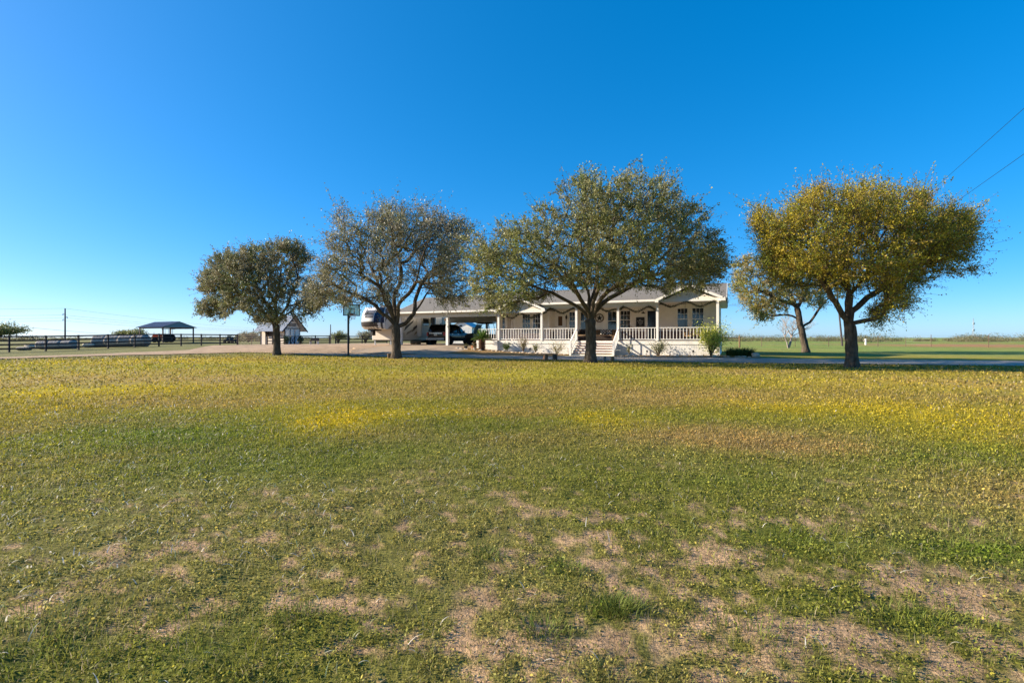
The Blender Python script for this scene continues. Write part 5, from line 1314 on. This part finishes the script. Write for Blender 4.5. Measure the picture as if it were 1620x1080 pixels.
# planter and pots by the feed shed
X, Y, Z = at(497, 57.5); pb = thing('garden_bench', 'low dark bench along the fence right of the shed', 'bench', (X, Y, Z), -.15)
MB().box(-.55, .55, -.2, .2, .40, .46).build('seat', M_darkwood, pb); MB().box(-.55, .55, .16, .2, .46, .75).build('backrest', M_darkwood, pb)
for x in (-.5, .42):
    MB().box(x, x + .08, -.18, .18, 0, .4).build('leg', M_cream, pb)
for k, (px, lb) in enumerate(((453.5, 'dark potted plant left of the shed door'), (475, 'dark potted plant right of the shed door'))):
    X, Y, Z = at(px, 57.5 + k * 1.2); p = thing('potted_plant', lb, 'plant', (X, Y, Z), 0, 'potted plants at the feed shed'); rng_ = np.random.default_rng(60 + k)
    MB().lathe([(.13, 0), (.19, .28), (.2, .32), (.17, .32)], 12).build('pot', M_iron, p)
    link('leaves', leaf_cloud(rng_, 420, lambda n: np.array((0, 0, .6)) + rng_.normal(size=(n, 3)) * np.array((.18, .18, .2)), .08, [(.03, .05, .025), (.05, .07, .03)]), M_plant, p)

# ------------------------------------------------------------------ poles and wires
def pole(label, px, d, h, r=.14, arms=True, name='utility_pole', lean=0.0, m_=None, group=None):
    X, Y, Z = at(px, d); p = thing(name, label, 'pole', (X, Y, Z), 0, group)
    MB().tube([(0, 0, -.3), (lean * .5, 0, h * .5), (lean, 0, h)], [r, r * .9, r * .75], 8).build('shaft', m_ or mat('pole_wood', (.07, .055, .055), .9, noise=(4, .3)), p)
    if arms:
        for k, (dz, s) in enumerate(((2.2, -1), (3.3, 1), (4.2, -1))):
            MB().beam((0, 0, h - dz), (s * .8, 0, h - dz + .25), .12, .12).build('arm', M_dark, p); MB().tube([(s * .8, 0, h - dz + .2), (s * .8, 0, h - dz - .35)], .09, 6).build('insulator', M_iron, p)
    return (X, Y, Z + h)
A1 = pole('tall wooden power pole standing beyond the fence at left', 103, 175, 11.6, .26)
A2 = pole('distant thin pole left of the feed shed', 401, 410, 8.8, .3, False)
pole('bare wooden post right of the feed shed', 523, 63, 2.55, .07, False, 'tall_post')
def wire(name, label, lines, r, group=None):
    """lines: (start, end, sag)"""
    root = thing(name, label, 'wire', lines[0][0], 0, group); o = Vector(lines[0][0])
    for a_, b_, sag in lines:
        a_, b_ = Vector(a_) - o, Vector(b_) - o; n = 24
        MB().tube([a_.lerp(b_, q / n) - Vector((0, 0, sag * 4 * (q / n) * (1 - q / n))) for q in range(n + 1)], r, 4).build('wire', M_dark, root)
B0 = at(-420, 160)
def off(p, dz, dx=0): return (p[0] + dx, p[1], p[2] + dz)
for k, (dz, dx, lb) in enumerate(((0, 0, 'topmost power line at the far left pole'), (-2.4, -.8, 'second power line at the far left pole'), (-3.5, .8, 'third power line at the far left pole'), (-4.5, -.8, 'lowest power line at the far left pole'))):
    wire('power_line', lb, [((B0[0] + dx, B0[1], 11.8 + dz), off(A1, dz, dx), .6), (off(A1, dz, dx), off(A2, dz * .5 + .2, dx), 1.0)], .028, 'power lines at far left')
X1, Y1, _ = at(25, 120); X2, Y2, _ = at(178, 240)
wire('telephone_line', 'thick slanting line from the left tree down to the fence', [((X1, Y1, 1.35 + 18 * 120 / FPX), (X2, Y2, 1.35 + 5 * 240 / FPX), .1)], .035)
PB = pole('leaning pole beyond the right-hand elms', 1333, 75, 11.5, .13, False, 'utility_pole', -1.2)
wire('power_line', 'upper power line crossing the sky at right', [((16.2, 12.5, 9.9), (PB[0] - 1.2, PB[1], PB[2] - .1), .25)], .011, 'power lines at right')
wire('power_line', 'lower power line crossing the sky at right', [((16.9, 12.8, 8.55), (PB[0] - 1.2, PB[1], PB[2] - 1.6), .25)], .011, 'power lines at right')
hx, hy, _ = hloc(.5, 2.6)
wire('service_wire', 'thin service wire leaving the right end of the house', [((hx, hy, 3.75), (PB[0] - 1.2, PB[1], PB[2] - 3.4), .5)], .011)

# ------------------------------------------------------------------ right-hand field: posts, wire fence, bare tree, mast
wf = thing('wire_fence', 'thin wire fence on steel stakes across the right field', 'fence', (0, 0, 0), 0); last = None; tops = []
for px, d, h in ((1205, 68, 1.5), (1258, 68, 1.5), (1311, 68, 1.55), (1389, 68, 1.6), (1433, 72, 1.3), (1473, 68, 1.75), (1564, 66, 1.75), (1660, 64, 1.75), (1760, 62, 1.7)):
    X, Y, Z = at(px, d); MB().tube([(X, Y, Z - .2), (X, Y, Z + h)], .035, 6).build('post', M_rust, wf); tops.append((X, Y, Z))
for zz in (.35, .75, 1.15, 1.5): MB().tube([(p[0], p[1], p[2] + zz) for p in tops], .007, 4).build('wire', M_steel, wf)
X, Y, Z = at(1369.5, 88); wp = thing('standpipe', 'thick white standpipe in the far right field', 'pipe', (X, Y, Z), 0)
MB().lathe([(.16, -.1), (.14, .2), (.12, .9), (.16, .92), (.16, 1.05), (.1, 1.1)], 12).build('pipe', M_white, wp)
MB().tube([(-.15, 0, .75), (-.4, 0, .8)], .05, 6).build('spout', M_white, wp)
X, Y, Z = at(1170, 62); rp = thing('rail_end', 'brown corner post with one top rail right of the house', 'fence', (X, Y, Z), 0)
MB().tube([(0, 0, -.2), (0, 0, 1.48)], .11, 8).build('post', M_wood, rp); MB().tube([(0, 0, 1.28), (-4.2, 1.0, 1.26)], .05, 6).build('rail', M_rust, rp)
X, Y, Z = at(1540, 600); ms = thing('radio_mast', 'distant radio mast with white dishes on the right horizon', 'mast', (X, Y, Z), 0)
ml = MB()
for k in range(3):
    a_ = k * 2.094; ml.tube([(1.1 * math.cos(a_), 1.1 * math.sin(a_), 0), (.5 * math.cos(a_), .5 * math.sin(a_), 24)], .14, 4)
for q in range(12):
    z0, z1 = q * 2.0, q * 2.0 + 2.0
    for k in range(3):
        a_, a2 = k * 2.094, (k + 1) * 2.094; r0, r1 = 1.1 - .6 * z0 / 24, 1.1 - .6 * z1 / 24
        ml.tube([(r0 * math.cos(a_), r0 * math.sin(a_), z0), (r1 * math.cos(a2), r1 * math.sin(a2), z1)], .09, 3)
ml.build('lattice', M_steel, ms)
for z_ in (10.8, 19.0): MB().lathe([(.2, .6), (1.3, .25), (1.5, 0), (1.3, -.15)], 16, (-.2, -.9, z_), 'y').build('dish', M_white, ms)
MB().tube([(0, 0, 24), (0, 0, 26.5)], .15, 5).box(-.9, .9, -.1, .1, 24.4, 24.6).build('antenna', M_steel, ms)
# leafless tree
X, Y, Z = at(1247, 60); rng = random.Random(4); bt = thing('bare_tree', 'leafless grey tree in the field between house and elms', 'tree', (X, Y, Z), 0); tw = MB()
def grow(p, dv, L, r, lvl):
    n = 4; pts_ = [p]
    for q in range(n):
        dv = (dv + Vector((rng.gauss(0, .13), rng.gauss(0, .13), .06))).normalized(); pts_.append(pts_[-1] + dv * L / n)
    tw.tube(pts_, [r * (1 - .5 * q / n) for q in range(n + 1)], 6 if lvl < 2 else 3, cap=False)
    if lvl < 5:
        for k in range(rng.choice((2, 3, 3)) if lvl else 3):
            i = rng.choice((2, 3, 4)) if lvl else 4; nd = (dv + Vector((rng.gauss(0, .55), rng.gauss(0, .55), rng.gauss(.05, .25)))).normalized(); grow(pts_[i], nd, L * rng.uniform(.62, .85), r * .55, lvl + 1)
for sx, L in ((-.35, 1.6), (.75, 1.65), (.15, 1.7)): grow(Vector((0, 0, -.1)), Vector((sx, rng.uniform(-.25, .25), 1)).normalized(), L, .11, 0)
tw.build('trunk', mat('grey_bark', (.30, .25, .22), .95, .1, noise=(6, .3)), bt)

# ------------------------------------------------------------------ brush on the horizon and far trees
def brush(name, label, spans, seed, pal, leaf):
    rng = np.random.default_rng(seed); Ps = []
    for (px0, px1, d, h0, h1, n, nclump) in spans:
        c = rng.uniform(px0, px1, nclump); hh = h0 + (h1 - h0) * rng.random(nclump) ** 1.6; dd_ = d * rng.uniform(.9, 1.15, nclump)
        k = rng.integers(0, nclump, n); v = rand_dirs(n, rng) * rng.random((n, 1)) ** .4; v[:, 2] = np.abs(v[:, 2])
        X = (c[k] - CX) / FPX * dd_[k] + v[:, 0] * hh[k] * 1.5; Y = dd_[k] + v[:, 1] * hh[k] * 1.2; Ps.append(np.stack((X, Y, gz(X, Y) + v[:, 2] * hh[k]), 1))
    P = np.concatenate(Ps); n = len(P)
    A = rand_dirs(n, rng); B = np.cross(A, rand_dirs(n, rng)); s = leaf * (.6 + .8 * rng.random((n, 1))); V, i_, c_ = quads(P, A * s, B * s * .5)
    t_ = np.array(pal)[rng.integers(0, len(pal), n)] * (.6 + .8 * rng.random((n, 1)))
    tag(link(name, np_mesh(name, V, i_, c_, np.repeat(t_, 4, 0)), M_plant), label, 'brush', kind='stuff')
BP = [(.17, .17, .07), (.13, .14, .055), (.22, .19, .11), (.16, .13, .08)]
brush('brush', 'grey-green mesquite brush along the right horizon', [(1135, 1400, 190, 1.2, 3.0, 20000, 90), (1135, 1260, 170, 2, 3.4, 4000, 18), (1400, 1700, 200, .8, 2.4, 14000, 80), (1510, 1560, 160, 2.2, 3.6, 4000, 10), (1560, 1780, 165, 2, 3.9, 8000, 34), (1330, 1400, 150, 2, 3.2, 3500, 12)], 31, BP, .17)
brush('brush', 'low scrub along the left horizon beyond the pasture', [(-250, 60, 170, 1, 2.4, 7000, 50), (60, 420, 260, .8, 2.4, 6000, 60), (380, 420, 120, 1.6, 2.8, 3000, 10), (420, 700, 240, .8, 2.6, 4000, 50)], 32, BP, .24)
def small_tree(name, label, px, d, w_, h, n, leaf, pal, seed, group=None, trunk=.12):
    rng = np.random.default_rng(seed); X, Y, Z = at(px, d); root = thing(name, label, 'tree', (X, Y, Z), 0, group)
    mb = MB(); tips = []
    for k in range(16):
        a = rng.random() * 6.28; r = w_ * .5 * math.sqrt(rng.random()); p2 = np.array((r * math.cos(a), r * math.sin(a), h * (.45 + .45 * rng.random() * (1 - (2 * r / w_) ** 2 * .5)))); p1 = np.array((p2[0] * .2, p2[1] * .2, h * .4))
        line = [tuple((1 - u) ** 2 * np.array((0, 0, -.1)) + 2 * u * (1 - u) * p1 + u * u * p2) for u in np.linspace(0, 1, 7)]
        mb.tube(line, [trunk * (1 - .8 * u) + .01 for u in np.linspace(0, 1, 7)], 5, cap=False); tips += [np.array(q) for q in line[4:]]
    tips = np.array(tips); mb.build('trunk', M_bark, root)
    def fn(n_): return tips[rng.integers(0, len(tips), n_)] + rng.normal(size=(n_, 3)) * np.array((w_, w_, h * .9)) * .075
    link('crown', leaf_cloud(rng, n, fn, leaf, pal), M_plant, root)
GP = [(.15, .16, .05), (.11, .13, .04), (.19, .18, .07)]
small_tree('far_tree', 'spreading green tree cut by the left edge beyond the fence', -12, 120, 13, 5.2, 6000, .20, GP, 51, 'far trees beyond the pasture', .22)
small_tree('far_tree', 'rounded tree top left of the far shelter', 206, 135, 8.5, 3.6, 4200, .18, GP, 52, 'far trees beyond the pasture')
small_tree('far_tree', 'small round bush-like tree behind the basketball hoop', 535, 82, 3.0, 2.6, 2600, .09, GP, 53, 'far trees beyond the pasture', .06)
small_tree('far_tree', 'scrubby bush behind the pipe gate', 393, 95, 4.5, 2.4, 2600, .11, [(.20, .17, .11), (.15, .14, .08)], 54, 'far trees beyond the pasture', .06)
small_tree('far_tree', 'grey scrubby bush behind the camper nose', 578, 80, 3.6, 2.6, 2200, .10, [(.20, .17, .11), (.15, .15, .08)], 55, 'far trees beyond the pasture', .06)
